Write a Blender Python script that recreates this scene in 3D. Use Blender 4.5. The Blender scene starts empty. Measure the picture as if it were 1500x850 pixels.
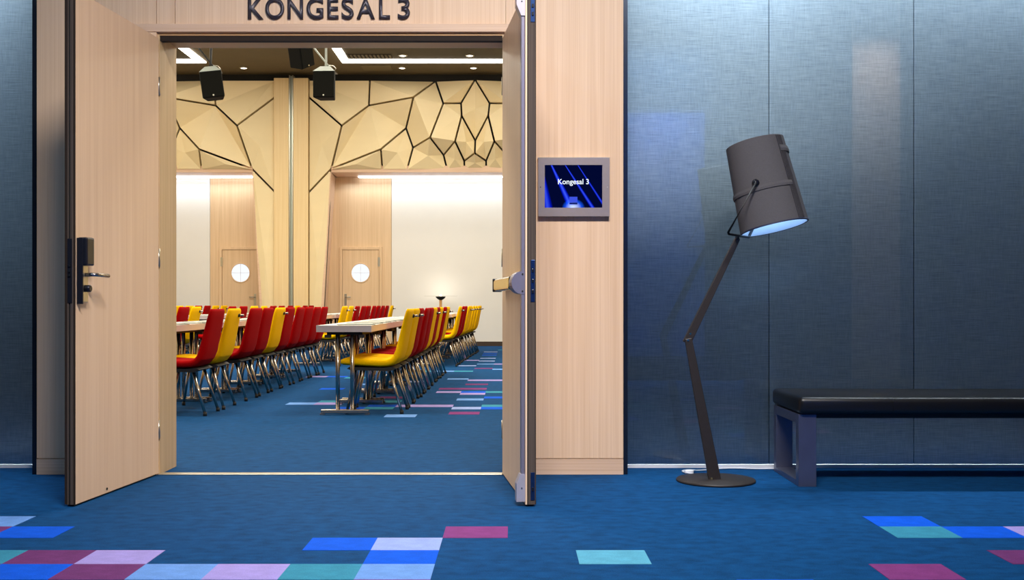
import bpy, bmesh, math, random
from mathutils import Vector, Matrix

# ------------------------------------------------------------------ camera, world, lights, exposure
SC = bpy.context.scene
COL = SC.collection
F, VX, HY, H = 1600.0, 750.0, 444.0, 0.95          # focal length in px, principal point, eye height

cam_d = bpy.data.cameras.new('camera')
cam = bpy.data.objects.new('camera', cam_d)
COL.objects.link(cam)
cam_d.sensor_fit = 'HORIZONTAL'
cam_d.sensor_width = 36.0
cam_d.lens = 36.0 * F / 1500.0
cam_d.shift_x = 0.0
cam_d.shift_y = (HY - 425.0) / 1500.0
cam_d.clip_start = 0.05
cam.location = (0, 0, H)
cam.rotation_euler = (math.pi / 2, 0, 0)
SC.camera = cam

SC.view_settings.view_transform = 'Standard'
SC.view_settings.look = 'None'
SC.view_settings.gamma = 1.0
SC.view_settings.use_curve_mapping = False
SC.view_settings.exposure = 0.0

w = bpy.data.worlds.new('world')
SC.world = w
w.use_nodes = True
w.node_tree.nodes['Background'].inputs[0].default_value = (0.5, 0.6, 0.8, 1)
w.node_tree.nodes['Background'].inputs[1].default_value = 0.02


def area(name, loc, rot, size, power, color=(1, 1, 1), spread=180):
    d = bpy.data.lights.new(name, 'AREA')
    d.shape = 'RECTANGLE'
    d.size, d.size_y = size
    d.energy = power
    d.color = color
    d.spread = math.radians(spread)
    o = bpy.data.objects.new(name, d)
    COL.objects.link(o)
    o.location = loc
    o.rotation_euler = [math.radians(a) for a in rot]
    return o


WARM = (1.0, 0.94, 0.78)
NEUT = (1.0, 0.93, 0.87)
COOL = (0.70, 0.86, 1.0)
HAZE = (0.86, 0.94, 1.0)
BLUE = (0.45, 0.70, 1.0)
# foyer ceiling lamps, then two added washers (the foyer ceiling is at 4.7 m, above the frame)
area('foyer_downlight_door', (0.3, 1.9, 4.62), (36, 0, 8), (1.8, 0.6), 182, NEUT, 100)
area('foyer_downlight_left', (-2.8, 1.2, 4.62), (10, 0, 0), (0.8, 0.8), 52, BLUE)
area('foyer_downlight_right', (1.0, 1.6, 4.62), (0, 0, 0), (0.8, 0.8), 12, BLUE)
area('added_blue_washer', (1.85, -0.30, 4.60), (-10, 0, 0), (1.0, 0.1), 95, (0.20, 0.56, 1.0), 70)  # added lamp, lights the rear blue panel that the glass mirrors
area('added_pier_washer', (4.4, -0.30, 4.60), (-10, 0, 0), (0.6, 0.1), 16, NEUT, 70)  # added lamp, lifts the mirrored image of the rear pier
# wall washers on the ceiling edge over the glazed walls
area('cavity_washer_right', (3.0, 6.365, 3.35), (4, 0, 0), (3.2, 0.06), 42, HAZE, 84)
area('cavity_washer_middle', (1.1, 6.365, 3.6), (4, 0, 0), (0.9, 0.06), 40, HAZE, 84)
area('cavity_washer_left', (-4.0, 6.365, 3.5), (4, 0, 0), (2.2, 0.06), 62, HAZE, 80)
# hall ceiling luminaires (out of the frame, over the rows of tables)
for lx in (-6.2, -2.9, 0.4):
    for ly in (9.3, 13.6, 17.9):
        area('hall_luminaire', (lx, ly, 5.78), (0, 0, 0), (1.8, 1.8), 180, WARM)
# cool washers at the niche soffits
area('niche_washer_right', (-0.9, 23.86, 3.66), (-4, 0, 0), (5.6, 0.1), 24, COOL, 150)
area('niche_washer_left', (-7.0, 23.86, 3.66), (-4, 0, 0), (3.0, 0.1), 13, COOL, 150)


# ------------------------------------------------------------------ helpers
def wx(px, d):
    return (px - VX) * d / F


def wz(py, d):
    return H - (py - HY) * d / F


def P(px, py, d):
    return Vector((wx(px, d), d, wz(py, d)))


def nodes(m):
    m.use_nodes = True
    nt = m.node_tree
    return nt, nt.nodes, nt.links, nt.nodes['Principled BSDF']


def lin(c):
    return tuple((v / 255 / 12.92) if v / 255 <= 0.04045 else ((v / 255 + 0.055) / 1.055) ** 2.4 for v in c) + (1,)


def plain(name, rgb, rough=0.5, metal=0.0, spec=0.5, noise=0.0, nscale=(40, 40, 40), bump=0.0, coat=0.0):
    m = bpy.data.materials.new(name)
    nt, N, L, b = nodes(m)
    b.inputs['Base Color'].default_value = lin(rgb)
    b.inputs['Roughness'].default_value = rough
    b.inputs['Metallic'].default_value = metal
    b.inputs['Specular IOR Level'].default_value = spec
    b.inputs['Coat Weight'].default_value = coat
    if noise or bump:
        tc = N.new('ShaderNodeTexCoord')
        mp = N.new('ShaderNodeMapping')
        mp.inputs['Scale'].default_value = nscale
        nz = N.new('ShaderNodeTexNoise')
        nz.inputs['Scale'].default_value = 1.0
        nz.inputs['Detail'].default_value = 4
        L.new(tc.outputs['Object'], mp.inputs[0])
        L.new(mp.outputs[0], nz.inputs[0])
        if noise:
            r = N.new('ShaderNodeValToRGB')
            c = lin(rgb)
            r.color_ramp.elements[0].position = 0.3
            r.color_ramp.elements[1].position = 0.7
            r.color_ramp.elements[0].color = tuple(v * (1 - noise) for v in c[:3]) + (1,)
            r.color_ramp.elements[1].color = tuple(min(1, v * (1 + noise)) for v in c[:3]) + (1,)
            L.new(nz.outputs[0], r.inputs[0])
            L.new(r.outputs[0], b.inputs['Base Color'])
        if bump:
            bp = N.new('ShaderNodeBump')
            bp.inputs['Strength'].default_value = bump
            bp.inputs['Distance'].default_value = 0.002
            L.new(nz.outputs[0], bp.inputs['Height'])
            L.new(bp.outputs[0], b.inputs['Normal'])
    return m


def wood(name, a, c, along='z', rough=0.45):
    """fine straight oak grain running along one axis"""
    m = bpy.data.materials.new(name)
    nt, N, L, b = nodes(m)
    tc = N.new('ShaderNodeTexCoord')
    sc = {'x': ((1.2, 190, 190), (0.5, 24, 24)), 'z': ((190, 190, 1.2), (24, 24, 0.5))}[along]
    outs = []
    for s in sc:
        mp = N.new('ShaderNodeMapping')
        mp.inputs['Scale'].default_value = s
        nz = N.new('ShaderNodeTexNoise')
        nz.inputs['Scale'].default_value = 1.0
        nz.inputs['Detail'].default_value = 3
        L.new(tc.outputs['Object'], mp.inputs[0])
        L.new(mp.outputs[0], nz.inputs[0])
        outs.append(nz.outputs[0])
    mx = N.new('ShaderNodeMath')
    mx.operation = 'MULTIPLY_ADD'
    mx.inputs[1].default_value = 0.6
    L.new(outs[0], mx.inputs[0])
    m2 = N.new('ShaderNodeMath')
    m2.operation = 'MULTIPLY'
    m2.inputs[1].default_value = 0.4
    L.new(outs[1], m2.inputs[0])
    L.new(m2.outputs[0], mx.inputs[2])
    r = N.new('ShaderNodeValToRGB')
    r.color_ramp.elements[0].position = 0.36
    r.color_ramp.elements[1].position = 0.64
    r.color_ramp.elements[0].color = lin(a)
    r.color_ramp.elements[1].color = lin(c)
    L.new(mx.outputs[0], r.inputs[0])
    L.new(r.outputs[0], b.inputs['Base Color'])
    b.inputs['Roughness'].default_value = rough
    b.inputs['Specular IOR Level'].default_value = 0.35
    return m


def emit(name, rgb, strength):
    m = bpy.data.materials.new(name)
    nt, N, L, b = nodes(m)
    N.remove(b)
    e = N.new('ShaderNodeEmission')
    e.inputs[0].default_value = lin(rgb)
    e.inputs[1].default_value = strength
    L.new(e.outputs[0], N['Material Output'].inputs[0])
    return m


def carpet(name, rgb, var=0.25):
    m = bpy.data.materials.new(name)
    nt, N, L, b = nodes(m)
    tc = N.new('ShaderNodeTexCoord')
    c = lin(rgb)
    r = N.new('ShaderNodeValToRGB')
    r.color_ramp.elements[0].position = 0.32
    r.color_ramp.elements[1].position = 0.68
    r.color_ramp.elements[0].color = tuple(v * (1 - var) for v in c[:3]) + (1,)
    r.color_ramp.elements[1].color = tuple(min(1, v * (1 + var)) for v in c[:3]) + (1,)
    acc = None
    for s, wgt, det in (((13, 20, 8), 0.45, 5), ((220, 330, 200), 0.55, 3)):
        mp = N.new('ShaderNodeMapping')
        mp.inputs['Scale'].default_value = s
        nz = N.new('ShaderNodeTexNoise')
        nz.inputs['Scale'].default_value = 1
        nz.inputs['Detail'].default_value = det
        L.new(tc.outputs['Object'], mp.inputs[0])
        L.new(mp.outputs[0], nz.inputs[0])
        k = N.new('ShaderNodeMath')
        k.operation = 'MULTIPLY_ADD'
        k.inputs[1].default_value = wgt
        L.new(nz.outputs[0], k.inputs[0])
        if acc is None:
            k.inputs[2].default_value = 0
        else:
            L.new(acc, k.inputs[2])
        acc = k.outputs[0]
        fine = nz.outputs[0]
    L.new(acc, r.inputs[0])
    L.new(r.outputs[0], b.inputs['Base Color'])
    bp = N.new('ShaderNodeBump')
    bp.inputs['Strength'].default_value = 0.35
    bp.inputs['Distance'].default_value = 0.003
    L.new(fine, bp.inputs['Height'])
    L.new(bp.outputs[0], b.inputs['Normal'])
    b.inputs['Roughness'].default_value = 0.95
    b.inputs['Specular IOR Level'].default_value = 0.1
    return m


def glass_front(name, ior=1.75):
    m = bpy.data.materials.new(name)
    nt, N, L, b = nodes(m)
    N.remove(b)
    fr = N.new('ShaderNodeFresnel')
    fr.inputs[0].default_value = ior
    tr = N.new('ShaderNodeBsdfTransparent')
    tr.inputs[0].default_value = (0.93, 0.96, 0.97, 1)
    gl = N.new('ShaderNodeBsdfGlossy')
    gl.inputs['Roughness'].default_value = 0.01
    mx = N.new('ShaderNodeMixShader')
    L.new(fr.outputs[0], mx.inputs[0])
    L.new(tr.outputs[0], mx.inputs[1])
    L.new(gl.outputs[0], mx.inputs[2])
    L.new(mx.outputs[0], N['Material Output'].inputs[0])
    return m


def clear(name, col):
    m = bpy.data.materials.new(name)
    nt, N, L, b = nodes(m)
    N.remove(b)
    tr = N.new('ShaderNodeBsdfTransparent')
    tr.inputs[0].default_value = col
    L.new(tr.outputs[0], N['Material Output'].inputs[0])
    return m


OAK = wood('oak_veneer', (222, 187, 154), (236, 205, 175), 'z')
OAK_H = wood('oak_horizontal', (212, 178, 150), (228, 198, 172), 'x')
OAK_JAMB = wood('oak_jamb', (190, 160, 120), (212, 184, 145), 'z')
OAK_DOOR = wood('oak_door_leaf', (222, 187, 154), (236, 205, 174), 'z')
HALL_OAK = wood('hall_oak', (212, 180, 142), (228, 198, 162), 'z')
BIRCH = plain('birch_facet', (232, 214, 172), 0.55, noise=0.02, nscale=(1, 1, 4), spec=0.35)
PIER = wood('pier_board', (224, 196, 146), (234, 210, 164), 'z')
SOFFIT = wood('soffit_wood', (205, 158, 104), (222, 178, 124), 'x')
WHITE = plain('white_projection_wall', (228, 226, 222), 0.6, noise=0.015, nscale=(2, 2, 2))
BLACK = plain('matt_black', (14, 12, 10), 0.7, noise=0.1)
SEAL = plain('dark_seal', (44, 34, 28), 0.7, spec=0.2, noise=0.1)
TRIM_DARK = plain('dark_metal_trim', (44, 52, 66), 0.25, 0.7, noise=0.05)
DARK_EDGE = wood('dark_door_edge', (58, 48, 44), (86, 74, 66), 'z', 0.75)
GREY_METAL = plain('grey_painted_metal', (128, 124, 142), 0.35, 0.4, noise=0.03)
PALE_METAL = plain('pale_painted_metal', (176, 172, 186), 0.35, 0.3, noise=0.03)
BLUE_LIT_STEEL = plain('dark_lock_plate', (38, 62, 104), 0.3, 0.8, noise=0.1)  # dark steel, with the blue it reflects put into the colour
LOCK_BLACK = plain('lock_black', (30, 32, 42), 0.3, 0.3, noise=0.05)
SATIN = plain('satin_steel', (190, 184, 170), 0.3, 0.9, noise=0.04)
BRASSY = plain('polished_bar', (214, 202, 140), 0.10, 1.0, noise=0.03)
CHROME = plain('chrome', (176, 168, 160), 0.24, 1.0, noise=0.02)
RUBBER = plain('black_rubber', (16, 16, 18), 0.6, noise=0.1)
CEIL_HALL = plain('hall_ceiling', (96, 84, 58), 0.7, noise=0.05, nscale=(4, 4, 4))
CEIL_FOYER = plain('foyer_ceiling', (150, 155, 165), 0.8, noise=0.03)
HALL_WALL = plain('hall_side_wall', (214, 188, 140), 0.6, noise=0.03, nscale=(2, 2, 2))
REAR_WALL = plain('foyer_rear_wall', (70, 84, 104), 0.6, noise=0.06, nscale=(3, 3, 3))
REFLECTION_BLUE = plain('blue_reflection_card', (70, 130, 225), 0.6, noise=0.05, nscale=(3, 3, 3))
LED = emit('led_strip', (255, 246, 232), 7)
LED_COOL = emit('led_strip_cool', (244, 248, 255), 6)
SPOT = emit('downlight_lens', (255, 246, 230), 9)
LIT_WINDOW = emit('lit_porthole', (246, 250, 255), 1.05)
GLASS = glass_front('glass_front')
GLASS_BACK = clear('glass_back', (0.97, 0.99, 0.99, 1))
RED = plain('red_wool', (156, 0, 3), 0.9, spec=0.08, noise=0.14, nscale=(300, 300, 300), bump=0.2)
YELLOW = plain('yellow_wool', (244, 188, 0), 0.9, spec=0.08, noise=0.12, nscale=(300, 300, 300), bump=0.2)
TABLE_WHITE = plain('white_laminate', (214, 207, 200), 0.5, noise=0.02)
TABLE_EDGE = plain('grey_table_edge', (196, 184, 184), 0.5, noise=0.03)
PAPER = plain('paper', (240, 240, 236), 0.8, noise=0.02)
PAD = plain('pad_board', (84, 98, 86), 0.7, noise=0.05)
LEATHER = plain('black_leather', (13, 13, 16), 0.34, spec=0.5, noise=0.15, nscale=(120, 120, 120), bump=0.15)
BRUSHED = plain('brushed_steel', (108, 112, 134), 0.35, 0.8, noise=0.1, nscale=(4, 300, 4))
LAMP_BROWN = plain('dark_bronze', (50, 44, 42), 0.45, 0.3, noise=0.06)
LAMP_LINING = plain('shade_lining', (216, 226, 240), 0.7, noise=0.02)
WHITE_PLASTIC = plain('white_plastic', (225, 228, 235), 0.4, noise=0.02)
SPEAKER = plain('speaker_black', (12, 12, 10), 0.8, spec=0.15, noise=0.1, nscale=(200, 200, 200))
POLE_LIT_TOP = plain('pole_lit_top_grey', (150, 156, 150), 0.5, noise=0.05)  # pale poles; light on the sloped top caps put into the grey
LETTER = plain('letter_anthracite', (66, 62, 72), 0.4, 0.3, noise=0.04)
BEZEL = plain('screen_bezel', (146, 136, 138), 0.4, 0.3, noise=0.03)


def ribbed_cloth():
    m = bpy.data.materials.new('shade_denim')
    nt, N, L, b = nodes(m)
    tc = N.new('ShaderNodeTexCoord')
    mp = N.new('ShaderNodeMapping')
    mp.inputs['Scale'].default_value = (500, 500, 500)
    nz = N.new('ShaderNodeTexNoise')
    nz.inputs['Scale'].default_value = 1
    L.new(tc.outputs['Object'], mp.inputs[0])
    L.new(mp.outputs[0], nz.inputs[0])
    r = N.new('ShaderNodeValToRGB')
    r.color_ramp.elements[0].color = lin((64, 63, 67))
    r.color_ramp.elements[1].color = lin((104, 102, 106))
    L.new(nz.outputs[0], r.inputs[0])
    L.new(r.outputs[0], b.inputs['Base Color'])
    b.inputs['Roughness'].default_value = 0.9
    b.inputs['Specular IOR Level'].default_value = 0.15
    return m


def fabric_wall():
    m = bpy.data.materials.new('blue_grey_fabric')
    nt, N, L, b = nodes(m)
    tc = N.new('ShaderNodeTexCoord')
    mp = N.new('ShaderNodeMapping')
    mp.inputs['Scale'].default_value = (9, 9, 330)
    nz = N.new('ShaderNodeTexNoise')
    nz.inputs['Scale'].default_value = 1
    nz.inputs['Detail'].default_value = 3
    L.new(tc.outputs['Object'], mp.inputs[0])
    L.new(mp.outputs[0], nz.inputs[0])
    mp2 = N.new('ShaderNodeMapping')
    mp2.inputs['Scale'].default_value = (160, 160, 14)
    nz2 = N.new('ShaderNodeTexNoise')
    nz2.inputs['Scale'].default_value = 1
    L.new(tc.outputs['Object'], mp2.inputs[0])
    L.new(mp2.outputs[0], nz2.inputs[0])
    ad = N.new('ShaderNodeMath')
    ad.operation = 'MULTIPLY_ADD'
    ad.inputs[1].default_value = 0.3
    L.new(nz2.outputs[0], ad.inputs[0])
    m1 = N.new('ShaderNodeMath')
    m1.operation = 'MULTIPLY'
    m1.inputs[1].default_value = 0.7
    L.new(nz.outputs[0], m1.inputs[0])
    L.new(m1.outputs[0], ad.inputs[2])
    r = N.new('ShaderNodeValToRGB')
    r.color_ramp.elements[0].position = 0.3
    r.color_ramp.elements[1].position = 0.7
    r.color_ramp.elements[0].color = lin((114, 126, 138))
    r.color_ramp.elements[1].color = lin((156, 168, 178))
    L.new(ad.outputs[0], r.inputs[0])
    L.new(r.outputs[0], b.inputs['Base Color'])
    b.inputs['Roughness'].default_value = 0.9
    b.inputs['Specular IOR Level'].default_value = 0.1
    return m


DENIM = ribbed_cloth()
WIRE = plain('black_wire', (18, 18, 22), 0.5, noise=0.05)
RIB = plain('rib_thread', (62, 61, 66), 0.9, spec=0.1, noise=0.1)
FABRIC = fabric_wall()


# ---- mesh helpers
def box_bm(bm, lo, hi, mi=0):
    x0, y0, z0 = lo
    x1, y1, z1 = hi
    v = [bm.verts.new(p) for p in ((x0, y0, z0), (x1, y0, z0), (x1, y1, z0), (x0, y1, z0),
                                   (x0, y0, z1), (x1, y0, z1), (x1, y1, z1), (x0, y1, z1))]
    fs = []
    for f in ((0, 3, 2, 1), (4, 5, 6, 7), (0, 1, 5, 4), (1, 2, 6, 5), (2, 3, 7, 6), (3, 0, 4, 7)):
        fc = bm.faces.new([v[i] for i in f])
        fc.material_index = mi
        fs.append(fc)
    return v, fs


def prism_bm(bm, pts, y0, y1):
    """polygon in x,z extruded along y"""
    a = [bm.verts.new((p[0], y0, p[1])) for p in pts]
    b = [bm.verts.new((p[0], y1, p[1])) for p in pts]
    n = len(pts)
    bm.faces.new(a)
    bm.faces.new(b[::-1])
    for i in range(n):
        bm.faces.new((a[i], b[i], b[(i + 1) % n], a[(i + 1) % n]))


def tube_bm(bm, path, r, seg=10, r_end=None):
    path = [Vector(p) for p in path]
    rings = []
    for i, p in enumerate(path):
        if i == 0:
            t = path[1] - p
        elif i == len(path) - 1:
            t = p - path[i - 1]
        else:
            t = (path[i + 1] - p).normalized() + (p - path[i - 1]).normalized()
        t.normalize()
        ref = Vector((0, 0, 1)) if abs(t.z) < 0.9 else Vector((1, 0, 0))
        u = t.cross(ref).normalized()
        v = t.cross(u)
        rr = r if r_end is None else r + (r_end - r) * i / (len(path) - 1)
        rings.append([bm.verts.new(p + rr * (u * math.cos(2 * math.pi * k / seg) + v * math.sin(2 * math.pi * k / seg)))
                      for k in range(seg)])
    for a, b in zip(rings, rings[1:]):
        for k in range(seg):
            f = bm.faces.new((a[k], a[(k + 1) % seg], b[(k + 1) % seg], b[k]))
            f.smooth = True
    bm.faces.new(rings[0][::-1])
    bm.faces.new(rings[-1])


def lathe_bm(bm, prof, seg=32, axis_m=None, smooth=True):
    rings = []
    for r, z in prof:
        ring = []
        for k in range(seg):
            a = 2 * math.pi * k / seg
            p = Vector((r * math.cos(a), r * math.sin(a), z))
            ring.append(bm.verts.new(axis_m @ p if axis_m else p))
        rings.append(ring)
    for a, b in zip(rings, rings[1:]):
        for k in range(seg):
            f = bm.faces.new((a[k], a[(k + 1) % seg], b[(k + 1) % seg], b[k]))
            f.smooth = smooth
    if prof[0][0] > 1e-6:
        bm.faces.new(rings[0][::-1])
    if prof[-1][0] > 1e-6:
        bm.faces.new(rings[-1])


def bevel(bm, w, seg=2):
    bmesh.ops.bevel(bm, geom=[e for e in bm.edges], offset=w, segments=seg, profile=0.5, affect='EDGES')


def obj(name, bm, mats, parent=None, loc=None, rot=None):
    bmesh.ops.recalc_face_normals(bm, faces=bm.faces)
    me = bpy.data.meshes.new(name)
    bm.to_mesh(me)
    bm.free()
    for m in (mats if isinstance(mats, (list, tuple)) else [mats]):
        me.materials.append(m)
    o = bpy.data.objects.new(name, me)
    COL.objects.link(o)
    if parent:
        o.parent = parent
    if loc:
        o.location = loc
    if rot:
        o.rotation_euler = rot
    return o


def box(name, lo, hi, mat, parent=None, bev=0.0, seg=2):
    bm = bmesh.new()
    box_bm(bm, lo, hi)
    if bev:
        bevel(bm, bev, seg)
    return obj(name, bm, mat, parent)


def empty(name, loc=(0, 0, 0), rot=(0, 0, 0)):
    o = bpy.data.objects.new(name, None)
    COL.objects.link(o)
    o.location = loc
    o.rotation_euler = rot
    o.empty_display_size = 0.1
    return o


def tag(o, label, cat, group=None, kind=None):
    o['label'] = label
    o['category'] = cat
    if group:
        o['group'] = group
    if kind:
        o['kind'] = kind
    return o


def struct(o, label=None, cat=None):
    o['kind'] = 'structure'
    if label:
        o['label'] = label
    if cat:
        o['category'] = cat
    return o


def copy_tree(o, parent=None):
    c = o.copy()
    COL.objects.link(c)
    if parent:
        c.parent = parent
    for ch in [k for k in o.children]:
        copy_tree(ch, c)
    return c


def recolor(root, old, new):
    for ch in root.children_recursive:
        if ch.type == 'MESH' and ch.data.materials and ch.data.materials[0] == old:
            key = ch.data.name + '_' + new.name
            me = bpy.data.meshes.get(key)
            if me is None:
                me = ch.data.copy()
                me.name = key
                me.materials[0] = new
            ch.data = me


ORD = ['first', 'second', 'third', 'fourth', 'fifth', 'sixth', 'seventh', 'eighth', 'ninth', 'tenth']

# ------------------------------------------------------------------ dimensions
D0 = 6.05                       # foyer face of the wood portal wall
D1 = 6.33                       # hall face of that wall
XL, XR = wx(234, D0), wx(736, D0)        # opening
PL, PR = wx(54, D0), wx(913, D0)         # portal edges
ZTOP = wz(52, D0)               # top of the opening
FC = 4.7                        # foyer ceiling
HC = 5.86                       # hall ceiling
DP, DW = 23.3, 24.1             # hall portal plane and niche wall
HXL, HXR = -8.6, 2.77
FXL, FXR = -5.2, 5.4
REAR = -0.75
TRACK = 6.30                    # glass plane

# ------------------------------------------------------------------ floor
GX0, GP, GD, GDY = -0.0175, 0.2625, 4.856, 0.222
CARPET = carpet('blue_carpet', (7, 63, 110), 0.45)
fl = box('floor', (-9.0, REAR - 0.2, -0.12), (6.0, 24.6, 0.0), CARPET)
struct(fl, 'blue carpet running through foyer and hall with scattered coloured rectangles', 'floor')
TC = {'light': carpet('carpet_light_blue', (101, 144, 207), 0.2),
      'blue': carpet('carpet_royal_blue', (9, 83, 205), 0.2),
      'maroon': carpet('carpet_maroon', (103, 52, 104), 0.24),
      'crimson': carpet('carpet_crimson', (120, 56, 115), 0.22),
      'pink': carpet('carpet_pink_lavender', (153, 140, 202), 0.16),
      'lavender': carpet('carpet_lavender', (138, 157, 211), 0.16),
      'teal': carpet('carpet_teal', (53, 131, 157), 0.22),
      'aqua': carpet('carpet_aqua', (83, 155, 182), 0.2)}
tile_meshes = {}


def tile(k, j, c):
    """k: column on the carpet grid, j: row counted away from the camera"""
    if c not in tile_meshes:
        bm = bmesh.new()
        box_bm(bm, (0, 0, -0.003), (GP, GDY, 0.0015))
        me = bpy.data.meshes.new('carpet_tile')
        bm.to_mesh(me)
        bm.free()
        me.materials.append(TC[c])
        tile_meshes[c] = me
    o = bpy.data.objects.new('carpet_tile', tile_meshes[c])
    COL.objects.link(o)
    o.parent = fl
    o.location = (GX0 + GP * k, GD + GDY * j, 0)


used_t = set()
for k, j, c in [(-9, -1, 'light'), (-10, -1, 'light'), (-9, -2, 'maroon'), (-8, -2, 'blue'), (-8, -4, 'teal'), (-9, -4, 'maroon'),
                (-7, -4, 'maroon'), (-6, -4, 'pink'), (-8, -5, 'maroon'), (-7, -5, 'blue'), (-6, -5, 'maroon'), (-5, -5, 'light'),
                (-4, -5, 'pink'), (-3, -5, 'teal'), (-2, -5, 'light'), (-2, -4, 'blue'), (-3, -3, 'blue'),
                (-2, -3, 'lavender'), (-1, -2, 'crimson'), (1, -4, 'aqua'), (6, -1, 'blue'), (6, -2, 'teal'),
                (7, -2, 'blue'), (8, -2, 'pink'), (7, -4, 'maroon'), (8, -4, 'maroon'), (5, -5, 'crimson'),
                (-2, -6, 'crimson'), (-6, -7, 'light'), (3, -6, 'blue'), (0, -7, 'teal'), (2, -9, 'pink'), (-4, -9, 'blue'),
                (5, -8, 'light'), (4, -11, 'teal'), (7, -10, 'pink'), (8, -7, 'blue'), (10, -9, 'lavender'), (11, -5, 'blue'),
                (12, -7, 'pink'), (9, -13, 'teal'), (6, -14, 'blue')]:
    tile(k, j, c)
    used_t.add((k, j))
HALL_TILES = [(543, 587, 611, 'light'), (638, 680, 604, 'crimson'), (640, 683, 600, 'lavender'), (599, 640, 596.3, 'pink'),
              (641, 685, 596.3, 'pink'), (686, 725, 596.3, 'teal'), (683, 724, 600, 'crimson'), (726, 750, 600, 'blue'),
              (555, 583, 598, 'teal'), (560, 590, 594, 'blue'), (650, 690, 586, 'light'), (692, 730, 582, 'blue'),
              (658, 694, 576.5, 'pink'), (660, 694, 573.5, 'blue'), (695, 731, 574, 'teal'), (625, 661, 574, 'pink'),
              (625, 661, 570.8, 'crimson'), (665, 699, 569, 'crimson'), (649, 678, 555, 'light'), (676, 706, 557, 'pink'),
              (707, 736, 557, 'pink'), (605, 630, 543.5, 'teal'), (635, 660, 543.5, 'light'), (662, 688, 543.5, 'teal'),
              (716, 738, 541, 'light'), (690, 714, 540.5, 'maroon'), (694, 720, 534, 'light'), (720, 740, 534, 'pink'),
              (668, 692, 536.5, 'lavender'), (700, 724, 529, 'lavender'), (704, 728, 525, 'lavender'), (690, 705, 528, 'pink'),
              (716, 738, 521, 'blue'), (703, 715, 518, 'blue'), (712, 730, 516, 'lavender'), (722, 740, 513, 'teal'),
              (441, 470, 552.5, 'pink'), (470, 497, 552, 'blue'), (498, 515, 554.5, 'teal'), (398, 443, 593, 'light'),
              (440, 482, 593, 'pink'), (446, 490, 589.5, 'teal'), (476, 513, 597, 'blue'), (499, 510, 569, 'blue'),
              (560, 590, 582, 'maroon'), (575, 600, 588, 'teal'), (520, 545, 563, 'light'), (600, 625, 559, 'lavender'),
              (690, 715, 563, 'maroon'), (742, 770, 590, 'pink'), (760, 800, 604, 'light'), (745, 775, 566, 'teal')]
for x0, x1, y, c in HALL_TILES:
    d = H * F / (y - HY)
    k = round((wx((x0 + x1) / 2, d) - GX0) / GP - 0.5)
    j = round((d - GD) / GDY - 0.5)
    if (k, j) in used_t:
        continue
    used_t.add((k, j))
    tile(k, j, c)

# metal threshold across the doorway
th = box('trim_1', (XL, D0 - 0.03, 0.0), (XR, D0 + 0.035, 0.006), SATIN, bev=0.002)
struct(th, 'bright metal threshold strip across the open doorway', 'trim')

# ------------------------------------------------------------------ foyer shell
struct(box('ceiling_foyer', (FXL - 0.2, REAR - 0.2, FC), (FXR + 0.2, D0, FC + 0.15), CEIL_FOYER), 'plain foyer ceiling above the frame', 'ceiling')
struct(box('wall_left', (FXL - 0.15, REAR, 0), (FXL, D1 + 0.3, FC), REAR_WALL), 'grey side wall of the foyer', 'wall')
struct(box('wall_right', (FXR, REAR, 0), (FXR + 0.15, D1 + 0.3, FC), REAR_WALL), 'grey end wall of the foyer beyond the bench', 'wall')
rw = struct(box('wall_rear', (FXL, REAR - 0.15, 0), (FXR, REAR, FC), REAR_WALL), 'foyer wall opposite the hall doors', 'wall')
box('wood_pier', (4.15, REAR, 0), (4.73, REAR + 0.04, FC), OAK, rw)
box('added_blue_panel', (1.35, REAR, 0.3), (2.35, REAR + 0.03, 3.27), REFLECTION_BLUE, rw)  # stand-in for an unseen blue-lit surface, added for its reflection in the glass

# wood portal wall with the doorway
wm = empty('wall_middle', ((XL + XR) / 2, D0, 0))
struct(wm, 'light oak panelled wall with an open double doorway', 'wall')
wmx = (XL + XR) / 2


def mid(name, lo, hi, mat, bev=0.0):
    o = box(name, lo, hi, mat, None, bev)
    o.parent = wm
    o.matrix_parent_inverse = Matrix.Translation((-wmx, -D0, 0))
    return o


ZB = wz(672, D0)                # top of the skirting board
g = 0.003
mid('core', (PL, D0 + 0.02, 0), (XL - 0.02, D1, HC), HALL_WALL)
mid('core', (XR + 0.02, D0 + 0.02, 0), (PR, D1, HC), HALL_WALL)
mid('core', (XL - 0.02, D0 + 0.02, ZTOP + 0.02), (XR + 0.02, D1, HC), HALL_WALL)
xs = wx(257, D0)
mid('oak_panel', (PL, D0, ZB + 0.002), (XL - 0.02, D0 + 0.02, FC), OAK)
mid('oak_panel', (XR + 0.02, D0, ZB + 0.002), (PR, D0 + 0.02, FC), OAK)
mid('header_panel', (XL - 0.02 + g, D0, ZTOP + 0.02), (xs - g, D0 + 0.02, FC), OAK)
mid('header_panel', (xs, D0, ZTOP + 0.02), (XR + 0.02 - g, D0 + 0.02, FC), OAK)
mid('skirting_board', (PL, D0 - 0.004, 0), (XL - 0.02, D0 + 0.02, ZB - 0.002), OAK_H)
mid('skirting_board', (XR + 0.02, D0 - 0.004, 0), (PR, D0 + 0.02, ZB - 0.002), OAK_H)
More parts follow.
